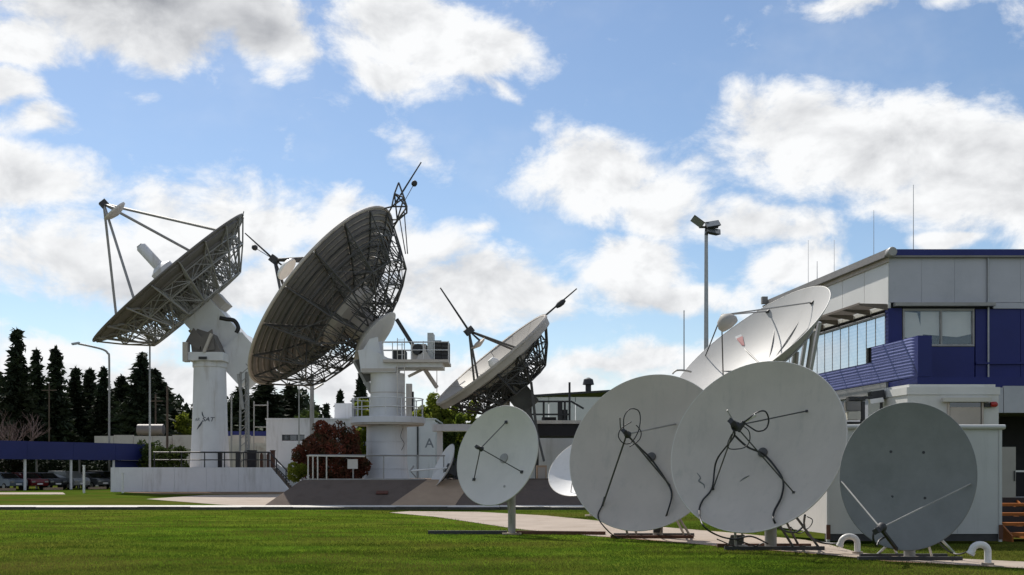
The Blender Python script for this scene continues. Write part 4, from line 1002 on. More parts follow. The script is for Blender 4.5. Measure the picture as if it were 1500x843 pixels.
# ---- the third, with rods, in the middle
YC = 54.0
t = thing('large_antenna', 'mid-sized dish antenna tipped up to the left on dark trusses with two long rods', 'antenna', (XW(745, YC), YC, 1.05), 'large dish antennas')
D = Dish(W(718.5, 526, YC), aim(718, 526, -.625, .775, -.095), 101.5 * YC / F, 1.05)
big_dish(t, D, 14, [(.985, .2), (.80, 1.1), (.58, 1.9), (.36, 2.0), (.17, 2.05)], [.10, .4, .7, .996], 'dish_tan', 'dish_back', 'truss_dark', .045, R(6), [0, 1, 2], (.55, 2.3))
b = MB(); pts = [D.P(D.R * 1.0, 2 * math.pi * i / 72, .16) for i in range(73)]
v = []
for i in range(72):
    ph = 2 * math.pi * i / 72; v += [D.P(D.R * 1.012, ph, -.02), D.P(D.R * .985, ph, .42)]
MB().add(v, [(2 * i, 2 * i + 1, (2 * i + 3) % 144, (2 * i + 2) % 144) for i in range(72)]).build('rim_skirt', 'dish_back', t, 60, recalc=False)
apx = W(687, 485, YC)
for ph in (62, 108, 242, 288): MB().tube([apx, D.S(D.R * .48, R(ph), .0)], .055, 6).build('quadripod_leg', 'truss_dark', t, 60)
MB().obox(apx, D.n * .16, D.e1 * .2, D.e2 * .2).build('apex_box', 'steel_dark', t)
sc_ = D.c + D.n * .95
MB().lathe(sc_, D.n, [(.05, -.15), (.35, -.05), (.42, .05), (.1, .12)], 20).build('subreflector', 'dish_back', t, 40)
for ph in (10, 130, 250): MB().tube([apx, sc_ + D.e1 * .34 * math.cos(R(ph)) + D.e2 * .34 * math.sin(R(ph))], .035, 5).build('subreflector_strut', 'steel_dark', t, 60)
MB().lathe(D.c, D.n, [(.3, -1.0), (.28, -.2), (.16, 0)], 16).build('feed_horn', 'dish_white', t, 40)
rod(t, apx, W(645, 422, YC), .06)
rod(t, W(797, 464, YC), W(845, 423, YC), .055)
MB().lathe(W(821, 445, YC), (.77, 0, .64), [(.08, -.28), (.14, -.1), (.15, .1), (.08, .28)], 10).build('beacon', 'steel_dark', t, 50)
hb = D.c - D.n * 2.3
MB().obox(hb - D.n * .35, D.n * .5, AX * .7, D.n.cross(AX).normalized() * .55).build('elevation_head', 'truss_dark', t)
bx = XW(737, YC)
MB().lathe((bx, YC + .3, 1.05), (0, 0, 1), [(.55, 0), (.5, .3), (.34, .5), (.34, hb.z - 1.35)], 18).build('pedestal', 'dish_grey', t, 40)
for a_, b_, w_ in ((W(760, 565, YC), W(787, 640, YC), .22), (W(778, 560, YC - .6), W(787, 640, YC - .6), .13), (W(720, 575, YC + .8), W(700, 650, YC + 1.2), .15), (W(752, 560, YC + 1), W(772, 660, YC + 1.6), .15)):
    MB().beam(a_, b_, w_, w_).build('mount_leg', 'truss_dark', t)
MB().tube([W(786, 632, YC - .6), W(797, 676, YC - .8)], .06, 6).build('mount_leg', 'truss_dark', t, 60)
# ---------------------------------------------------------------- white building, walkway, platform behind
def white_building():
    Y = 92.0; x0, x1 = XW(390, Y), XW(637, Y); z1 = ZW(615, Y)
    t = thing('white_building', 'low flat-roofed white building with one slit window behind the red bush', 'building', ((x0 + x1) / 2, Y, 0))
    wx0, wx1, wz0, wz1 = XW(413, Y), XW(446, Y), ZW(646, Y), ZW(637, Y)
    for a, b, c, d in ((x0, wx0, 0, z1), (wx0 + .002, wx1 - .002, 0, wz0), (wx0 + .002, wx1 - .002, wz1, z1), (wx1, x1, 0, z1)):
        MB().box(a, b, Y, Y + .25, c, d).build('wall', 'white_wall', t)
    MB().box(x0 + .01, x1 - .01, Y + .26, Y + 9, 0, z1 - .12).build('wall', 'white_wall', t)
    MB().box(x0 - .08, x1 + .08, Y - .08, Y + 9.1, z1 + .002, z1 + .12).build('roof', 'white_wall', t)
    w = MB().box(wx0 + .004, wx1 - .004, Y + .06, Y + .12, wz0 + .003, wz1 - .003).build('window', 'steel_dark', t)
    for k in range(3):
        a = wx0 + .05 + k * (wx1 - wx0) / 3
        MB().box(a, a + (wx1 - wx0) / 3 - .09, Y + .045, Y + .058, wz0 + .05, wz1 - .05).build('pane', 'glass_dark', w)
    MB().tube([(XW(612, Y), Y - .08, 0), (XW(612, Y), Y - .08, z1)], .07, 8).build('downpipe', 'steel_dark', t, 60)
    letters('A', 1.1, 'ink_soft', t, lambda x, z, d: (XW(629, Y) + x, Y - .006 - d, ZW(650, Y) + z))
    rb = thing('roof_unit', 'pale boxy roof unit standing on the white building beside the large pedestal', 'box', (XW(503, 95), 95, z1 + .1))
    MB().box(XW(490, 95), XW(516, 95), 95, 97, z1 + .1, ZW(591, 95)).build('casing', 'white_paint', rb)
    MB().box(XW(516.5, 95), XW(520, 95), 95.1, 97, z1 + .1, ZW(593, 95)).build('side_panel', 'steel_dark', rb)
    cb = thing('walkway', 'pale concrete overhead walkway from the white building to behind the pole dish', 'walkway', (XW(690, 63), 63, 0))
    MB().box(XW(634, 63), XW(782, 63), 62.6, 63.9, ZW(632, 63), ZW(622, 63)).build('slab', 'white_wall', cb)
    for x in (640, 776): MB().box(XW(x, 63), XW(x + 8, 63), 63, 63.4, 0, ZW(632, 63) - .003).build('column', 'white_wall', cb)
white_building()
def platform():
    Y = 60.0
    t = thing('steel_platform', 'dark steel platform with pale deck edge right of the tipped antenna', 'platform', (XW(812, Y), Y, 0))
    x0, x1 = XW(778, Y), XW(862, Y)
    MB().box(x0, x1, Y, Y + 4, ZW(621, Y), ZW(616, Y)).build('deck', 'kerb_pale', t)
    MB().box(x0 + .05, x1 - .05, Y + .1, Y + 3.9, ZW(639, Y), ZW(622, Y)).build('underframe', 'recess_dark', t)
    for x in (776, 795, 817, 826, 833): MB().box(XW(x, Y), XW(x + (7 if x == 817 else 3), Y), Y + .1, Y + .22, ZW(616, Y) + .002, ZW(587 if x != 833 else 560, Y)).build('post', 'steel_dark', t)
    for y in (587, 606): MB().box(x0, XW(835, Y), Y + .08, Y + .2, ZW(y + 2.5, Y), ZW(y, Y)).build('rail', 'steel_dark', t)
    MB().beam(W(836, 588, Y), W(855, 599, Y), .1, .1).build('brace', 'steel_dark', t)
    MB().box(XW(822, Y), XW(832, Y), Y + .3, Y + .8, ZW(616, Y), ZW(600, Y)).build('switch_box', 'steel_dark', t)
    MB().box(x0 + .6, XW(815, Y), Y + .3, Y + 1.2, ZW(616, Y), ZW(611, Y)).build('crate', 'recess_dark', t)
    for x in (x0 + .3, x1 - .4): MB().box(x, x + .2, Y + 3.5, Y + 3.7, 0, ZW(640, Y)).build('column', 'steel_dark', t)
    w = thing('white_annex', 'plain white annex wall under the dark steel platform', 'building', (XW(815, 66), 66, 0))
    MB().box(XW(772, 66), XW(868, 66), 66, 70, 0, ZW(637, 66)).build('wall', 'white_wall', w)
    MB().box(XW(772, 66) - .06, XW(868, 66) + .06, 65.94, 70.06, ZW(637, 66) + .002, ZW(637, 66) + .1).build('roof', 'cladding_grey', w)
    g = thing('grey_warehouse', 'distant grey warehouse with dark shallow roof edge', 'building', (XW(820, 92), 92, 0))
    xa, xb = XW(765, 92), XW(960, 92)
    for i in range(5):
        a = xa + (xb - xa) * i / 5; b_ = xa + (xb - xa) * (i + 1) / 5
        MB().box(a + .02, b_ - .02, 92, 92.2, 0, ZW(582, 92)).build('wall_panel', 'cladding_pale', g)
    MB().prism([(xa - .3, 91.8, ZW(583, 92)), (xb + .3, 91.8, ZW(570, 92)), (xb + .3, 91.8, ZW(567, 92)), (xa - .3, 91.8, ZW(580, 92))], (0, 12, 0)).build('roof', 'steel_dark', g)
    MB().lathe((XW(863, 92), 93, ZW(572, 92)), (0, 0, 1), [(.25, 0), (.25, .5), (.5, .55), (.4, 1.0), (.1, 1.15)], 12).build('roof_vent', 'steel_dark', g, 40)
    c = thing('cable_box', 'small tan cable box at the wall foot left of the bright hidden dish', 'box', (XW(793, 58), 58, 1.05))
    MB().box(XW(786, 58), XW(801, 58), 58, 58.5, 1.05, ZW(682, 58)).build('casing', 'concrete_tan', c)
    MB().box(XW(788, 58), XW(799, 58), 57.97, 57.998, 1.12, ZW(685, 58)).build('door', 'dish_tan', c)
platform()

# ---------------------------------------------------------------- railings
def railing(name, label, pts, h, posts, m, mids=(0.5,), r=.03):
    t = thing(name, label, 'railing', tuple(pts[0]))
    up = [Vector(p) + Vector((0, 0, h)) for p in pts]
    MB().tube(up, r * 1.2, 6).build('handrail', m, t, 60)
    for k in mids: MB().tube([Vector(p) + Vector((0, 0, h * k)) for p in pts], r * .8, 6).build('mid_rail', m, t, 60)
    for p in posts: MB().tube([p, Vector(p) + Vector((0, 0, h))], r, 6).build('post', m, t, 60)
    return t
y = 51.85
railing('railing', 'thin grey railing along the top of the dark embankment in front of the red bush', [(XW(452, y), y, 1.23), (XW(652, y), y, 1.2)], ZW(667, y) - 1.23,
        [(XW(x, y), y, 1.24) for x in (562, 612, 650)], 'truss_grey', ())
t = thing('gate', 'short pale railing panel with close uprights beside the red bush', 'railing', (XW(460, y), y, 1.24))
for x in (452, 459, 466, 479): MB().tube([(XW(x, y), y - .12, 1.18), (XW(x, y), y - .12, ZW(668, y))], .035, 6).build('post', 'blind_cream', t, 60)
MB().tube([(XW(450, y), y - .12, ZW(668, y)), (XW(535, y), y - .12, ZW(669, y))], .035, 6).build('handrail', 'blind_cream', t, 60)
y = 53.0
b = railing('railing', 'dark guard rail behind the small edge-on dish at the ramp top', [(XW(644, y), y, 1.19), (XW(668, y), y, 1.19)], .98, [(XW(x, y), y, 1.19) for x in (644, 656, 668)], 'steel_dark', (.5,))

# ---------------------------------------------------------------- tower plinth with stair
def plinth():
    Y = 83.0; x0, x1 = XW(162, Y), XW(396, Y); z1 = ZW(685, Y); xe = XW(424, Y)
    t = thing('plinth', 'long white painted plinth wall under the tapering white tower', 'plinth', ((x0 + x1) / 2, Y + 4, 0))
    n = 5
    for i in range(n):
        a = x0 + (x1 - x0) * i / n; b_ = x0 + (x1 - x0) * (i + 1) / n
        MB().box(a + .006, b_ - .006, Y, Y + .3, 0, z1).build('wall_panel', 'white_wall', t)
    MB().box(x0 + .02, x1, Y + .31, Y + 8, 0, z1 - .01).build('body', 'concrete_pale', t)
    MB().prism([(x1 + .003, Y, 0), (xe, Y, 0), (xe, Y, .12), (x1 + .003, Y, z1)], (0, .3, 0)).build('stair_wall', 'white_wall', t)
    MB().prism([(x1 + .003, Y + 2.2, 0), (xe + 1.2, Y + 2.2, 0), (xe + 1.2, Y + 2.2, .3), (x1 + .003, Y + 2.2, z1 + .35)], (0, .3, 0)).build('stair_wall', 'white_wall', t)
    for k in range(10):
        MB().box(x1 + (xe - x1) * k / 10, x1 + (xe - x1) * (k + 1) / 10, Y + .31, Y + 2.19, 0, (z1 - .02) * (1 - (k + .4) / 10)).build('step', 'concrete_dark', t)
    r = railing('railing', 'dark two-bar railing along the white plinth and down its stair', [(x0 + 3.2, Y + .15, z1), (x1 - .1, Y + .15, z1), (xe, Y + .15, .22)], 1.15,
                [(x0 + (x1 - x0) * k, Y + .15, z1) for k in (.27, .44, .585, .71, .83, .92, .99)] + [(x1 + (xe - x1) * k, Y + .15, z1 + (.22 - z1) * k) for k in (.3, .8)], 'steel_dark', (.5,), .05)
    for i, (xa, xb, ya, yb, m_, lab) in enumerate([(345, 351, 663, 685, 'steel_dark', 'narrow dark cylinder-like post on the plinth right of the white tower'),
                                  (362, 374, 661, 683, 'recess_dark', 'squat dark equipment box on the plinth right of the white tower'),
                                  (396, 401, 661, 684, 'steel_rust', 'rusty narrow cabinet at the stair end of the plinth'),
                                  (319, 324, 664, 685, 'recess_dark', 'black slim cabinet leaning at the foot of the white tower')]):
        yy = Y + 1.2 + .2 * i; c = thing('equipment_box', lab, 'box', (XW((xa + xb) / 2, yy), yy, z1))
        MB().box(XW(xa, yy), XW(xb, yy), yy, yy + .5, z1 - .01, ZW(ya, yy)).build('casing', m_, c)
        MB().box(XW(xa, yy) - .03, XW(xb, yy) + .03, yy - .03, yy + .53, ZW(ya, yy) + .002, ZW(ya, yy) + .07).build('lid', m_, c)
    c = thing('gas_bottles', 'rusty and yellow upright bottle rack on the plinth near its stair', 'rack', (XW(388, Y + 2), Y + 2, z1))
    for k, m_ in enumerate(('steel_rust', 'dish_tan', 'steel_rust')):
        MB().lathe((XW(383 + k * 5, Y + 2), Y + 2, z1 - .01), (0, 0, 1), [(.12, 0), (.12, 1.0), (.05, 1.15), (.05, 1.25)], 10).build('bottle', m_, c, 40)
plinth()

# ---------------------------------------------------------------- pale yard walls and blue wall far left
Y = 112.0
t = thing('yard_wall', 'long stained cream yard wall behind the white tower', 'wall', (XW(260, Y), Y, 0))
for i in range(9):
    a = XW(138, Y) + i * 2.0
    MB().box(a + .02, a + 1.98, Y, Y + .3, 0, ZW(639, Y) + (.1 if i % 3 == 1 else 0)).build('panel', 'cream_wall', t)
Y = 108.0
t = thing('yard_wall', 'lower plain cream wall below the blue wall right of the white tower', 'wall', (XW(360, Y), Y, 0))
for i in range(3): MB().box(XW(328, Y) + i * 1.6 + .01, XW(328, Y) + i * 1.6 + 1.59, Y, Y + .3, 0, ZW(650, Y)).build('panel', 'cream_wall', t)
Y = 116.0
t = thing('blue_wall', 'plain blue wall between the white tower and the white building', 'wall', (XW(360, Y), Y, 0))
for i in range(4): MB().box(XW(322, Y) + i * 1.5 + .01, XW(322, Y) + i * 1.5 + 1.49, Y, Y + .3, 0, ZW(632, Y)).build('panel', 'blue_fascia', t)
Y = 116.0
t = thing('tank', 'grey horizontal tank on a rack above the cream yard wall', 'tank', (XW(220, Y), Y, 0))
MB().lathe((XW(201, Y), Y, ZW(630, Y)), (1, 0, 0), [(.2, 0), (.6, .1), (.6, 2.8), (.2, 2.9)], 16).build('vessel', 'dish_back_dark', t, 40)
for x in (206, 234): MB().box(XW(x, Y), XW(x + 2, Y), Y - .3, Y + .3, 0, ZW(634, Y)).build('leg', 'steel_dark', t)

# ---------------------------------------------------------------- carport and cars
CP0, CP1 = Vector((-46.9, 79.0, 0)), Vector((-33.0, 101.0, 0))
cd = (CP1 - CP0).normalized(); cn = Vector((-cd.y, cd.x, 0))            # cn points away from the camera
t = thing('carport', 'long blue fronted carport on white posts at the edge of the lawn', 'carport', tuple((CP0 + CP1) / 2))
L = (CP1 - CP0).length
for i in range(6):
    a, b_ = CP0 + cd * (L * i / 6 + .01), CP0 + cd * (L * (i + 1) / 6 - .01)
    MB().prism([a + Vector((0, 0, 2.55)), b_ + Vector((0, 0, 2.55)), b_ + Vector((0, 0, 4.05)), a + Vector((0, 0, 4.05))], cn * .08).build('fascia_panel', 'blue_fascia', t)
MB().prism([CP0 + cn * .1 + Vector((0, 0, 3.7)), CP1 + cn * .1 + Vector((0, 0, 3.7)), CP1 + cn * 5.5 + Vector((0, 0, 3.7)), CP0 + cn * 5.5 + Vector((0, 0, 3.7))], (0, 0, .1)).build('roof', 'roof_grey', t)
for i in range(7):
    p = CP0 + cd * (L * i / 6) + cn * .3
    MB().tube([p, p + Vector((0, 0, 3.7))], .12, 8).build('post', 'white_paint', t, 60)
    p = p + cn * 4.8
    MB().tube([p, p + Vector((0, 0, 3.7))], .1, 8).build('post', 'steel_galv', t, 60)
p = CP1 - cd * 4.2 + cn * .6
MB().prism([p, p + cd * 3.8, p + cd * 3.8 + Vector((0, 0, 2.54)), p + Vector((0, 0, 2.54))], cn * .1).build('end_panel', 'blue_fascia', t)
def car(label, p, yaw, col, kind=0):
    nm = 'car_paint_' + str(len([k for k in MATS if k.startswith('car_paint')]))
    mat(nm, col, .3, .2, .03, 1, 0, 20, .6)
    t = thing('parked_car', label, 'car', (0, 0, 0), 'cars parked under the carport')
    prof = [(-2.1, .35), (-2.15, .65), (-2.05, .88), (-1.2, .95), (-.45, 1.40), (.75, 1.46), (1.6, 1.05), (2.05, .98), (2.12, .6), (2.05, .35)]
    if kind: prof = [(-2.1, .35), (-2.15, .7), (-2.0, .95), (-1.3, 1.05), (-.7, 1.55), (1.7, 1.6), (2.0, 1.1), (2.12, .6), (2.05, .35)]
    v = []; 
    for s_ in (-1, 1):
        for x, z in prof: v.append((x, s_ * (.82 if z < 1.1 else .66), z))
    n = len(prof)
    f = [tuple(range(n))[::-1], tuple(range(n, 2 * n))] + [(i, (i + 1) % n, n + (i + 1) % n, n + i) for i in range(n)]
    MB().add(v, f).build('body', nm, t, 25)
    for s_ in (-1, 1):
        MB().add([(-1.0, s_ * .80, 1.0), (1.35, s_ * .80, 1.05), (.75, s_ * .685, 1.38), (-.45, s_ * .685, 1.34)], [(0, 1, 2, 3)]).build('window', 'glass_dark', t, recalc=False)
    MB().add([(-1.17, -.66, .99), (-1.17, .66, .99), (-.5, .6, 1.385), (-.5, -.6, 1.385)], [(0, 1, 2, 3)]).build('windscreen', 'glass_dark', t, recalc=False)
    for x in (-1.35, 1.35):
        for s_ in (-.74, .74):
            w = MB().lathe((x, s_ - .1, .31), (0, 1, 0), [(.24, 0), (.31, .03), (.31, .17), (.24, .2)], 18).build('wheel', 'tyre', t, 40)
            MB().lathe((x, s_ + (.11 if s_ > 0 else -.11), .31), (0, 1, 0), [(.18, -.012), (.18, .012)], 14).build('rim', 'steel_galv', w, 40)
    for s_ in (-.6, .6): MB().obox((-2.13, s_, .68), (.03, 0, 0), (0, .16, 0), (0, 0, .07)).build('headlight', 'lens_grey', t)
    MB().obox((-2.15, 0, .5), (.015, 0, 0), (0, .26, 0), (0, 0, .06)).build('number_plate', 'white_paint', t)
    t.location = p; t.rotation_euler = (0, 0, yaw)
    return t
YAW = math.atan2(cn.y, cn.x)
for px_, lab, col, kd in ((5, 'silver blue car at the left edge under the carport', (.12, .15, .19), 0), (36, 'red car parked under the carport', (.14, .008, .013), 0), (63, 'near-black car between the red and the white ones', (.02, .02, .025), 0),
                          (98, 'white hatchback parked under the carport beside a white post', (.26, .27, .275), 1), (132, 'grey car at the right end of the carport', (.09, .095, .1), 0), (152, 'black car beside the plinth end', (.012, .012, .014), 1)):
    # where that sight line crosses the row of bays
    dirv = Vector(((px_ - 750) / F, 1, 0)); q0 = CP0 + cn * 2.9
    den = dirv.x * cd.y - dirv.y * cd.x; s_ = (q0.x * cd.y - q0.y * cd.x) / den
    car(lab, tuple(dirv * s_), YAW, col, kd)
for i in range(7):
    p = CP0 + cd * (L * (i + .5) / 6.0) - cn * .35
    o = MB().obox((p.x, p.y, .1), cd * .85, cn * .12, (0, 0, .1)).build('wheel_stop', 'concrete_tan'); tag(o, 'tan concrete wheel stop in carport bay ' + ('nearest the left edge', 'second from the left edge', 'third from the left edge', 'fourth from the left edge', 'fifth from the left edge', 'second from the plinth', 'nearest the white plinth')[i], 'wheel stop', 'wheel stops in front of the carport')
for px_, ytop, lab in ((123, 683, 'taller of two slim white posts on the grass before the carport'), (180, 694, 'shorter slim white post before the white plinth')):
    Yp = 79.0
    t = thing('marker_post', lab, 'post', (XW(px_, Yp), Yp, 0), 'slim white posts on the grass')
    MB().tube([(XW(px_, Yp), Yp, 0), (XW(px_, Yp), Yp, ZW(ytop, Yp))], .09, 8).build('shaft', 'pvc_white', t, 60)
    MB().tube([(XW(px_, Yp), Yp, ZW(ytop, Yp)), (XW(px_, Yp), Yp, ZW(ytop, Yp) + .06)], .12, 8).build('cap', 'pvc_white', t, 60)

# ---------------------------------------------------------------- poles and lamps
def street_lamp():
    Y = 104.0; x = XW(160, Y)
    t = thing('street_lamp', 'grey street lamp with long curved arm before the dark conifers', 'street lamp', (x, Y, 0))
    pts = [(x, Y, 0), (x, Y, 6), (x, Y, ZW(530, Y)), W(158, 518, Y), W(150, 512, Y), W(130, 507, Y), W(115, 504, Y)]
    MB().tube(spline(pts, 5), .1, 8).build('pole', 'truss_grey', t, 60)
    MB().obox(W(111, 503.5, Y), (.36, 0, .06), (0, .16, 0), (-.02, 0, .09)).build('lamp_head', 'steel_galv', t)
street_lamp()
def pole(px_, ytop, Y, r, m_, name, label, cat='pole', cross=False, z0=0):
    x = XW(px_, Y); t = thing(name, label, cat, (x, Y, z0))
    MB().tube([(x, Y, z0), (x, Y, ZW(ytop, Y))], [r, r * .7], 8).build('shaft', m_, t, 60)
    MB().tube([(x, Y, z0), (x, Y, z0 + .25)], r * 1.5, 8).build('foot', m_, t, 60)
    if cross: MB().box(x - .8, x + .8, Y - .06, Y + .06, ZW(ytop, Y) - .8, ZW(ytop, Y) - .68).build('cross_arm', m_, t)
    return t
pole(219.5, 506, 90, .10, 'steel_galv', 'mast', 'tall plain steel mast below the leftmost dish', 'mast')
pole(245, 566, 105, .14, 'timber_pole', 'utility_pole', 'brown timber utility pole left of the white tower')
pole(228, 578, 120, .12, 'timber_pole', 'utility_pole', 'thin dark utility pole just left of the brown one', cross=True)
pole(72, 562, 118, .10, 'timber_pole', 'utility_pole', 'thin dark utility pole behind the carport roof', cross=True)
pole(339, 578, 100, .10, 'truss_grey', 'mast', 'slim grey mast right of the white tower', 'mast')
pole(438, 562, 80, .06, 'truss_grey', 'mast', 'thin pale mast on the roof of the white building', 'mast')
t = pole(457, 548, 72, .18, 'truss_grey', 'support_post', 'grey post standing under the big ribbed dish', 'post')
MB().tube([W(440, 562, 72), W(457, 572, 72), W(474, 562, 72)], .06, 6).build('cradle', 'truss_grey', t, 60)
Y = 84.5
t = thing('lattice_mast', 'dark lattice mast on the plinth between white tower and white building', 'mast', (XW(358, Y), Y, 1.8))
for dx, dy in ((-.35, 0), (.35, 0), (0, .5)): MB().tube([(XW(358, Y) + dx, Y + dy, 1.8), (XW(358, Y) + dx * .8, Y + dy, ZW(545, Y))], .10, 6).build('leg', 'truss_grey', t, 60)
b = MB()
for k in range(12):
    z = 2.2 + k * .62
    b.tube([(XW(358, Y) - .35, Y, z), (XW(358, Y) + .35, Y, z + .6)], .035, 5); b.tube([(XW(358, Y) + .35, Y, z + .6), (XW(358, Y), Y + .5, z + .9)], .035, 5)
b.build('lacing', 'truss_grey', t)
MB().beam(W(349, 548, Y), W(356, 600, Y), .2, .2).build('brace', 'truss_grey', t)
t = thing('antenna_mast', 'thin grey double mast frame with small boxes right of the lattice mast', 'mast', (XW(384, 96), 96, 0))
for x in (372, 392): MB().tube([W(x, 668, 96), W(x, 588, 96)], .06, 6).build('leg', 'truss_grey', t, 60)
for y in (594, 626): MB().tube([W(371, y, 96), W(393, y, 96)], .06, 6).build('cross_bar', 'truss_grey', t, 60)
MB().obox(W(380, 645, 95.8), (.42, 0, 0), (0, .15, 0), (0, 0, .25)).build('box', 'dish_grey', t)
for x in (372, 392): MB().tube([(XW(x, 96), 96, 0), W(x, 667, 96)], .08, 6).build('foot', 'truss_grey', t, 60)
def flood():
    Y = 46.0; x = XW(1034.5, Y)
    t = thing('floodlight_mast', 'tall floodlight mast with three lamps above the tilted dish', 'lamp mast', (x, Y, 0))
    MB().tube([(x, Y, 0), (x, Y, 6), (x, Y, ZW(340, Y))], [.13, .10, .075], 10).build('pole', 'steel_galv', t, 60)
    MB().tube([W(1024, 333, Y), W(1052, 333, Y)], .05, 6).build('cross_arm', 'steel_dark', t, 60)
    MB().tube([W(1034.5, 345, Y), W(1036, 326, Y)], .08, 8).build('top_bracket', 'steel_dark', t, 60)
    for (x0, y0), (ax, az_), w_ in (((1022, 325), (-.22, .16), .18), ((1044, 328), (.30, .05), .24), ((1045, 338), (.30, -.06), .24)):
        c = W(x0, y0, Y - .15); u = Vector((ax, .0, az_)); nrm = Vector((-az_, -.25, ax)).normalized()
        h = MB(); s_ = nrm.cross(u).normalized()
        v = [c + u * i + s_ * w_ * j for i in (-1, 1) for j in (-1, 1)] + [c - nrm * .15 + u * .5 * i + s_ * w_ * .5 * j for i in (-1, 1) for j in (-1, 1)]
        h.add(v, [(0, 1, 3, 2), (4, 6, 7, 5), (0, 4, 5, 1), (2, 3, 7, 6), (0, 2, 6, 4), (1, 5, 7, 3)])
        q = h.build('floodlight', 'steel_dark', t)
        MB().add([c + u * .9 * i + s_ * w_ * .88 * j + nrm * .012 for i, j in ((-1, -1), (1, -1), (1, 1), (-1, 1))], [(0, 1, 2, 3)]).build('lens', 'lens_grey', q, recalc=False)
flood()
pole(1002, 455, 52, .035, 'steel_galv', 'whip_mast', 'thin faint mast rising behind the middle grey dish', 'mast')
t = thing('sign_board', 'small blank white board in front of the red bush', 'sign', (XW(517, 52.4), 52.4, 1.17))
MB().box(XW(509, 52.4), XW(524, 52.4), 52.4, 52.43, ZW(687, 52.4), ZW(673, 52.4)).build('panel', 'dish_pale', t)
MB().box(XW(516, 52.4), XW(518, 52.4), 52.44, 52.48, 1.17, ZW(674, 52.4)).build('post', 'truss_grey', t)
# ---------------------------------------------------------------- vegetation
def leaf_mesh(name, P, U, V, m):
    """a mesh of leaf-sized diamonds: centres P, half axes U and V"""
    n = len(P); v = np.empty((n * 4, 3)); v[0::4] = P + U; v[1::4] = P + V; v[2::4] = P - U; v[3::4] = P - V
    me = bpy.data.meshes.new(name)
    me.vertices.add(n * 4); me.vertices.foreach_set('co', v.ravel())
    me.loops.add(n * 4); me.loops.foreach_set('vertex_index', np.arange(n * 4, dtype=np.int32))
    me.polygons.add(n); me.polygons.foreach_set('loop_start', np.arange(0, n * 4, 4, dtype=np.int32)); me.polygons.foreach_set('loop_total', np.full(n, 4, dtype=np.int32))
    me.update(); me.validate(); me.materials.append(MATS[m])
    return me
def rdir(n):
    d = rng.normal(size=(n, 3)); return d / np.linalg.norm(d, axis=1)[:, None]
def conifer_mesh(seed, H=14.0, W_=3.0, low=.06, dense=1.0, topk=.8):
    g = np.random.default_rng(seed); P = []; U = []; V = []
    z = low * H; 
    while z < H * .985:
        f = (z / H); rad = W_ * (1 - f) ** topk * g.uniform(.72, 1.12) + .12
        k = max(4, int((6 + 11 * (1 - f)) * dense))
        for j in range(k):
            a = g.uniform(0, 2 * np.pi); ln = rad * g.uniform(.55, 1.12); dr = g.uniform(.05, .40)
            m = max(5, int(ln * 9 * dense))
            s = np.sort(g.uniform(.12, 1, m)) * ln
            up = .22 * ln * (s / ln) ** 2 * g.uniform(.2, 1.3)
            px = np.cos(a) * s + g.normal(0, .13, m); py = np.sin(a) * s + g.normal(0, .13, m); pz = z - dr * s + up + g.normal(0, .12, m)
            P.append(np.stack([px, py, pz], 1))
            L_ = g.uniform(.22, .52, m)[:, None]
            d = np.stack([np.full(m, np.cos(a)), np.full(m, np.sin(a)), g.uniform(-.5, .35, m)], 1) + g.normal(0, .45, (m, 3)); d /= np.linalg.norm(d, axis=1)[:, None]
            U.append(d * L_)
            q = np.cross(d, g.normal(size=(m, 3))); q /= np.linalg.norm(q, axis=1)[:, None]; V.append(q * L_ * .42)
        z += H * .026 * g.uniform(.6, 1.3) * (1.15 - .5 * f)
    for k in range(14):                                           # the leader
        zz_ = H * (.955 + .05 * k / 14); P.append(np.array([[g.normal(0, .05), g.normal(0, .05), zz_]])); U.append(np.array([[g.normal(0, .08), g.normal(0, .08), .28]])); V.append(np.array([[.10, .06, 0]]))
    return np.concatenate(P), np.concatenate(U), np.concatenate(V)
CON = []
for i, (h, w, tk, de) in enumerate([(14, 4.6, 1.05, 1.0), (14, 3.8, 1.15, 1.0), (14, 5.4, 1.0, 1.0), (14, 3.2, 1.1, 1.0), (14, 5.2, .8, 1.0)]):
    me = leaf_mesh('crown', *conifer_mesh(40 + i, h, w, .04, de, tk), 'conifer')
    tb = MB().tube([(0, 0, -.1), (0, 0, 5), (0, 0, 12.5)], [.26, .19, .03], 8).build('trunk', 'bark', None, 60)
    CON.append((me, tb.data, w)); bpy.data.objects.remove(tb)
def conifer(px_, ytop, hw, Y, var, label):
    x = XW(px_, Y); Hh = ZW(ytop, Y); me, tm, w = CON[var]
    t = thing('conifer_tree', label, 'tree', (x, Y, 0), 'dark conifers along the far side')
    sx = hw * 2.15 * Y / F / w; sz = Hh / 14.0
    for nm, dm in (('crown', me), ('trunk', tm)):
        o = bpy.data.objects.new(nm, dm); COL.objects.link(o); o.parent = t
    t.scale = (sx, sx, sz); t.rotation_euler = (0, 0, random.uniform(0, 6.28))
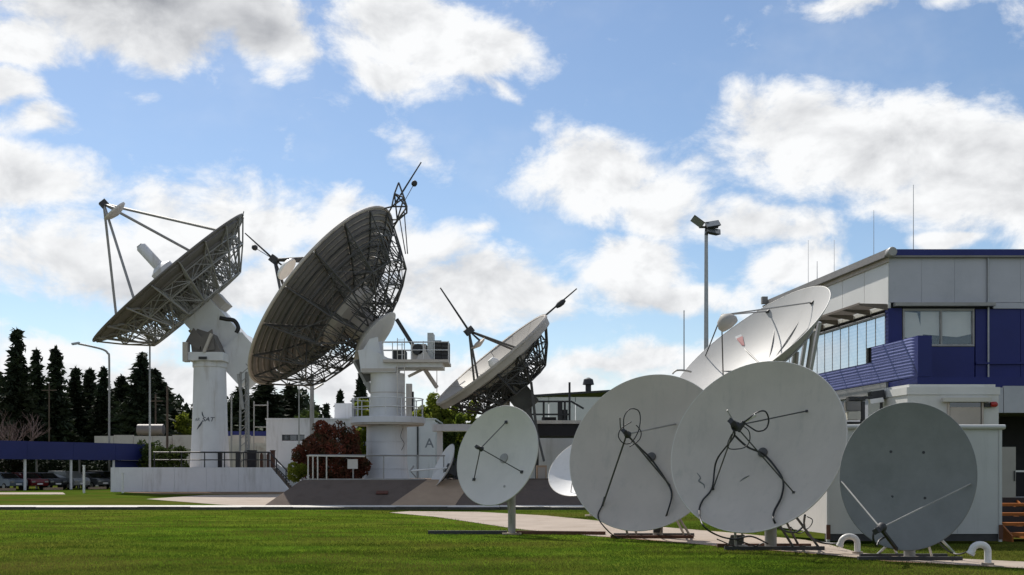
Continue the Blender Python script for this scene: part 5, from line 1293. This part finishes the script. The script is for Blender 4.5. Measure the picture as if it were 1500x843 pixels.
TREES = [(-22, 520, 40, 132, 2, 'dark conifer cut by the left edge of the view'),
    (25, 483, 34, 124, 0, 'tallest pointed conifer at far left above the carport'),
    (53, 511, 20, 130, 3, 'slender conifer just right of the tallest pointed one'),
    (82, 509, 27, 127, 1, 'pointed conifer left of the street lamp arm'),
    (111, 538, 24, 134, 3, 'smaller conifer below the street lamp head'),
    (131, 540, 26, 138, 1, 'small conifer left of the street lamp pole'),
    (152, 539, 26, 131, 0, 'bushy small conifer behind the street lamp pole'),
    (178, 550, 24, 138, 3, 'small pointed conifer right of the street lamp pole'),
    (207, 518, 40, 126, 2, 'broad tall conifer below the leftmost dish'),
    (226, 540, 40, 136, 4, 'broad conifer behind the plain steel mast'),
    (258, 592, 20, 140, 4, 'low conifer just left of the white tower'),
    (276, 600, 18, 150, 0, 'low distant conifer partly behind the white tower'),
    (352, 566, 36, 128, 4, 'wide dark conifer right of the white tower'),
    (388, 556, 46, 122, 4, 'widest dark rounded conifer under the big ribbed dish'),
    (424, 562, 34, 126, 4, 'dark conifer under the rim of the big ribbed dish'),
    (498, 571, 16, 136, 1, 'small pointed conifer left of the large pedestal'),
    (478, 592, 20, 144, 0, 'low conifer behind the white building roof'),
    (528, 546, 24, 118, 2, 'dark conifer directly left of the large pedestal column'),
    (552, 566, 20, 126, 0, 'conifer hidden behind the large pedestal column'),
    (5, 560, 44, 142, 4, 'filler conifer low behind the tallest pointed one'), (66, 568, 40, 146, 4, 'low broad conifer between the two pointed ones'),
    (120, 572, 40, 146, 2, 'low broad conifer behind the small row by the lamp'), (168, 570, 40, 148, 4, 'low broad conifer right behind the lamp pole'),
    (245, 600, 30, 150, 2, 'low conifer behind the brown utility pole')]
for a in TREES: conifer(*a)

def clump_crown(seed, blobs, n, leaf, m, name='crown'):
    """leaves on the shells of many small clumps"""
    g = np.random.default_rng(seed); P = []; 
    tot = sum(b[3] ** 2 for b in blobs)
    for x, y, z, r in blobs:
        k = int(n * r * r / tot); d = g.normal(size=(k, 3)); d /= np.linalg.norm(d, axis=1)[:, None]
        P.append(np.array([x, y, z]) + d * (r * g.uniform(.55, 1.08, k) ** .6)[:, None])
    P = np.concatenate(P); k = len(P)
    d = g.normal(size=(k, 3)); d /= np.linalg.norm(d, axis=1)[:, None]
    q = np.cross(d, g.normal(size=(k, 3))); q /= np.linalg.norm(q, axis=1)[:, None]
    s = g.uniform(.6, 1.3, k)[:, None] * leaf
    return leaf_mesh(name, P, d * s, q * s * .5, m)
def broadleaf(px_, ytop, hw, Y, m, label, seed, leaf=.16, n=5200, z0=0, name='broadleaf_tree', cat='tree', flat=.9):
    g = np.random.default_rng(seed); x = XW(px_, Y); Hh = ZW(ytop, Y) - z0; w = hw * Y / F
    t = thing(name, label, cat, (x, Y, z0), 'leafy trees behind the antennas')
    bl = []
    for k in range(26):
        a = g.uniform(0, 6.28); rr = w * g.uniform(0, .85) ** .7; h = g.uniform(.28, .92)
        rr *= (1 - abs(h - .5) * 1.1)
        bl.append((rr * math.cos(a), rr * math.sin(a), Hh * h, w * g.uniform(.20, .36)))
    bl.append((0, 0, Hh * .6, w * .5))
    o = bpy.data.objects.new('crown', clump_crown(seed, bl, n, leaf, m)); COL.objects.link(o); o.parent = t
    tr = MB().tube([(x, Y, z0 - .1), (x + .1, Y, z0 + Hh * .35), (x, Y, z0 + Hh * .7)], [w * .07, w * .05, w * .02], 8).build('trunk', 'bark', t, 60)
    b = MB()
    for q in bl[:8]: b.tube([(x, Y, z0 + Hh * .3), (x + q[0], Y + q[1], z0 + q[2])], [w * .03, w * .008], 5)
    b.build('limb', 'bark', t)
broadleaf(652, 566, 34, 104, 'leaf_bright', 'yellow green leafy tree between large pedestal and tipped antenna', 5, .22)
broadleaf(612, 590, 22, 106, 'leaf_bright', 'small yellow green tree hugging the large pedestal', 6, .15, 3600)
broadleaf(690, 585, 34, 100, 'leaf_bright', 'wide yellow green tree behind the pole dish', 7, .2)
broadleaf(658, 622, 30, 98, 'leaf_mid', 'low green shrub mass under the overhead walkway', 8, .18, 4200)
broadleaf(626, 580, 26, 110, 'leaf_bright', 'rounded yellow green tree just right of the large pedestal column', 15, .22, 4600)
broadleaf(446, 598, 26, 100, 'leaf_mid', 'small green tree behind the white building roof', 9, .2, 3000)
broadleaf(476, 606, 22, 104, 'leaf_mid', 'low green tree left of the roof unit', 10, .2, 2600)
broadleaf(268, 596, 22, 128, 'leaf_bright', 'sunlit small green tree left of the white tower', 11, .25, 2600)
broadleaf(533, 575, 20, 92, 'leaf_bright', 'light green tree against the dark conifer by the pedestal', 12, .2, 2600)
broadleaf(225, 648, 30, 100, 'leaf_mid', 'green hedge mass behind the plinth railing', 13, .16, 2600, name='hedge_shrub', cat='shrub')
broadleaf(262, 655, 26, 100, 'leaf_mid', 'green shrub left of the white tower foot', 14, .16, 2400, name='hedge_shrub', cat='shrub')
for i in range(9):                                                   # dark hedge shrubs behind the carport
    p_ = CP0 + cd * (L * (i + .2) / 8) + cn * (7.2 + .5 * (i % 2)); pxh = 750 + F * p_.x / p_.y
    if -130 < pxh < 215:
        broadleaf(pxh, 690 - F * (3.0 + .5 * (i % 3) - EYE) / p_.y, 1.9 * F / p_.y, p_.y, 'conifer', 'dark hedge shrub behind the carport, ' + ('at the left edge', 'behind the silver blue car', 'behind the red car', 'behind the near-black car', 'left of the white hatchback', 'behind the white hatchback', 'behind the grey car', 'behind the black car', 'nearest the plinth')[i], 60 + i, .16, 1500, name='hedge_shrub', cat='shrub')
# a dark mass of wood beyond everything
P = []; U = []
g = np.random.default_rng(3); n = 44000
xs = g.uniform(-110, 45, n); zs = g.uniform(0, 1, n) ** .8 * (np.interp(xs, [-80, -48, -44, -31, -28, 45], [14.0, 13.4, 9.6, 12.6, 8.6, 6.5]) + 1.0 * np.sin(xs * .41) + 1.6 * np.sin(xs * .57 + 1) + .8 * np.sin(xs * 1.7)); ys = 160 + g.uniform(0, 9, n)
d = rdir(n) * .55; q = np.cross(d, rdir(n)); 
o = bpy.data.objects.new('woodland', leaf_mesh('woodland', np.stack([xs, ys, zs], 1), d, q * .6, 'conifer')); COL.objects.link(o); o['kind'] = 'stuff'
# red bush on the embankment
Y = 54.6; x = XW(484, Y); w = 60 * Y / F
t = thing('red_bush', 'big rounded dark red bush on the embankment behind the railing', 'bush', (x, Y, 1.17))
g = np.random.default_rng(21); bl = []
zc = ZW(668, Y) - 1.17
for k in range(46):
    a = g.uniform(0, 6.28); h = g.uniform(-.75, 1.0); rr = w * math.sqrt(max(0, 1 - (h * .95) ** 2)) * g.uniform(.55, .86)
    bl.append((rr * math.cos(a), rr * math.sin(a), zc + h * w * .72 * (1.0 if h > 0 else .9), w * g.uniform(.15, .25)))
bl.append((0, 0, zc, w * .7))
o = bpy.data.objects.new('foliage', clump_crown(22, bl, 15000, .085, 'leaf_red')); COL.objects.link(o); o.parent = t
b = MB()
for k in range(9):
    a = k * .7; b.tube([(x + .1 * math.cos(a), Y + .1 * math.sin(a), 1.15), (x + .8 * math.cos(a), Y + .8 * math.sin(a), 1.15 + zc * 1.2)], [.05, .015], 5)
b.build('stem', 'bark', t)
t = thing('green_shrub', 'small bright green shrub at the left foot of the red bush', 'shrub', (XW(432, 52.6), 52.6, 1.17))
o = bpy.data.objects.new('foliage', clump_crown(23, [(0, 0, .25, .35), (.3, 0, .45, .32), (-.1, .1, .6, .25)], 1500, .07, 'leaf_bright')); COL.objects.link(o); o.parent = t
MB().tube([(XW(432, 52.6), 52.6, 1.15), (XW(432, 52.6), 52.6, 1.6)], .03, 5).build('stem', 'bark', t)
# bare tree with pinkish twigs
def bare_tree(px_, ytop, Y, label, seed):
    g = random.Random(seed); x = XW(px_, Y); Hh = ZW(ytop, Y)
    t = thing('bare_tree', label, 'tree', (x, Y, 0))
    tr = MB(); tw = MB()
    def grow(p, d, ln, r, lev):
        q = p + d * ln
        (tr if lev < 2 else tw).tube([p, p + d * ln * .5 + Vector((g.uniform(-.05, .05), g.uniform(-.05, .05), 0)) * ln, q], [r, r * .85, r * .65], 5)
        if lev >= 5: return
        for k in range(3 if lev < 4 else 2):
            nd = (d + Vector((g.uniform(-.75, .75), g.uniform(-.75, .75), g.uniform(-.1, .45)))).normalized()
            grow(q if k else p + d * ln * .7, nd, ln * g.uniform(.6, .85), r * .58, lev + 1)
    grow(Vector((x, Y, -.1)), Vector((0, 0, 1)), Hh * .3, .16, 0)
    tr.build('trunk', 'bark_pink', t); tw.build('twigs', 'bark_pink', t)
bare_tree(36, 586, 104, 'leafless tree with pinkish bare twigs behind the carport', 4)
bare_tree(8, 596, 106, 'smaller leafless pinkish tree at the left edge', 9)

# ---------------------------------------------------------------- grass blades on the near lawn
def inside(poly, X, Yv):
    c = np.zeros(len(X), bool); n = len(poly)
    for i in range(n):
        (x0, y0), (x1, y1) = poly[i], poly[(i + 1) % n]
        k = ((y0 > Yv) != (y1 > Yv)) & (X < (x1 - x0) * (Yv - y0) / ((y1 - y0) + 1e-12) + x0)
        c ^= k
    return c
n = 330000
u = rng.uniform(0, 1, n); y0, y1 = 13.0, 44.4
Yv = 1.0 / (1 / y0 + u * (1 / y1 - 1 / y0)); X = rng.uniform(-.56, .56, n) * Yv
low_x = np.interp(Yv, [p[1] for p in LO[::-1]], [p[0] for p in LO[::-1]])
up_x = np.interp(Yv, [p[1] for p in UP[::-1]], [p[0] for p in UP[::-1]])
jx = X + rng.normal(0, .07, n); jy = Yv + rng.normal(0, .05, n)
keep = ~inside(PATH, jx, jy) & ~((Yv < 20.5) & (X > low_x + .2) & (X < up_x)) & ~((X > 6.6) & (Yv > 23.7))
X, Yv = X[keep], Yv[keep]; n = len(X)
clump = .75 + .5 * np.sin(X * 3.1 + np.sin(Yv * 2.3)) * np.sin(Yv * 1.7 + X)
h = rng.uniform(.016, .040, n) * (0.85 + .35 * clump); wd = rng.uniform(.004, .008, n) * (.7 + Yv / 30); a = rng.uniform(0, 2 * np.pi, n); lean = rng.normal(0, .45, (n, 2)) * h[:, None]
base = np.stack([X, Yv, np.full(n, .002)], 1); dx = np.stack([np.cos(a) * wd, np.sin(a) * wd, np.zeros(n)], 1)
v = np.empty((n * 3, 3)); v[0::3] = base - dx; v[1::3] = base + dx; v[2::3] = base + np.concatenate([lean, h[:, None]], 1)
me = bpy.data.meshes.new('grass')
me.vertices.add(n * 3); me.vertices.foreach_set('co', v.ravel())
me.loops.add(n * 3); me.loops.foreach_set('vertex_index', np.arange(n * 3, dtype=np.int32))
me.polygons.add(n); me.polygons.foreach_set('loop_start', np.arange(0, n * 3, 3, dtype=np.int32)); me.polygons.foreach_set('loop_total', np.full(n, 3, dtype=np.int32))
me.update(); me.validate(); me.materials.append(MATS['grass_blade'])
o = bpy.data.objects.new('grass', me); COL.objects.link(o); o['kind'] = 'stuff'
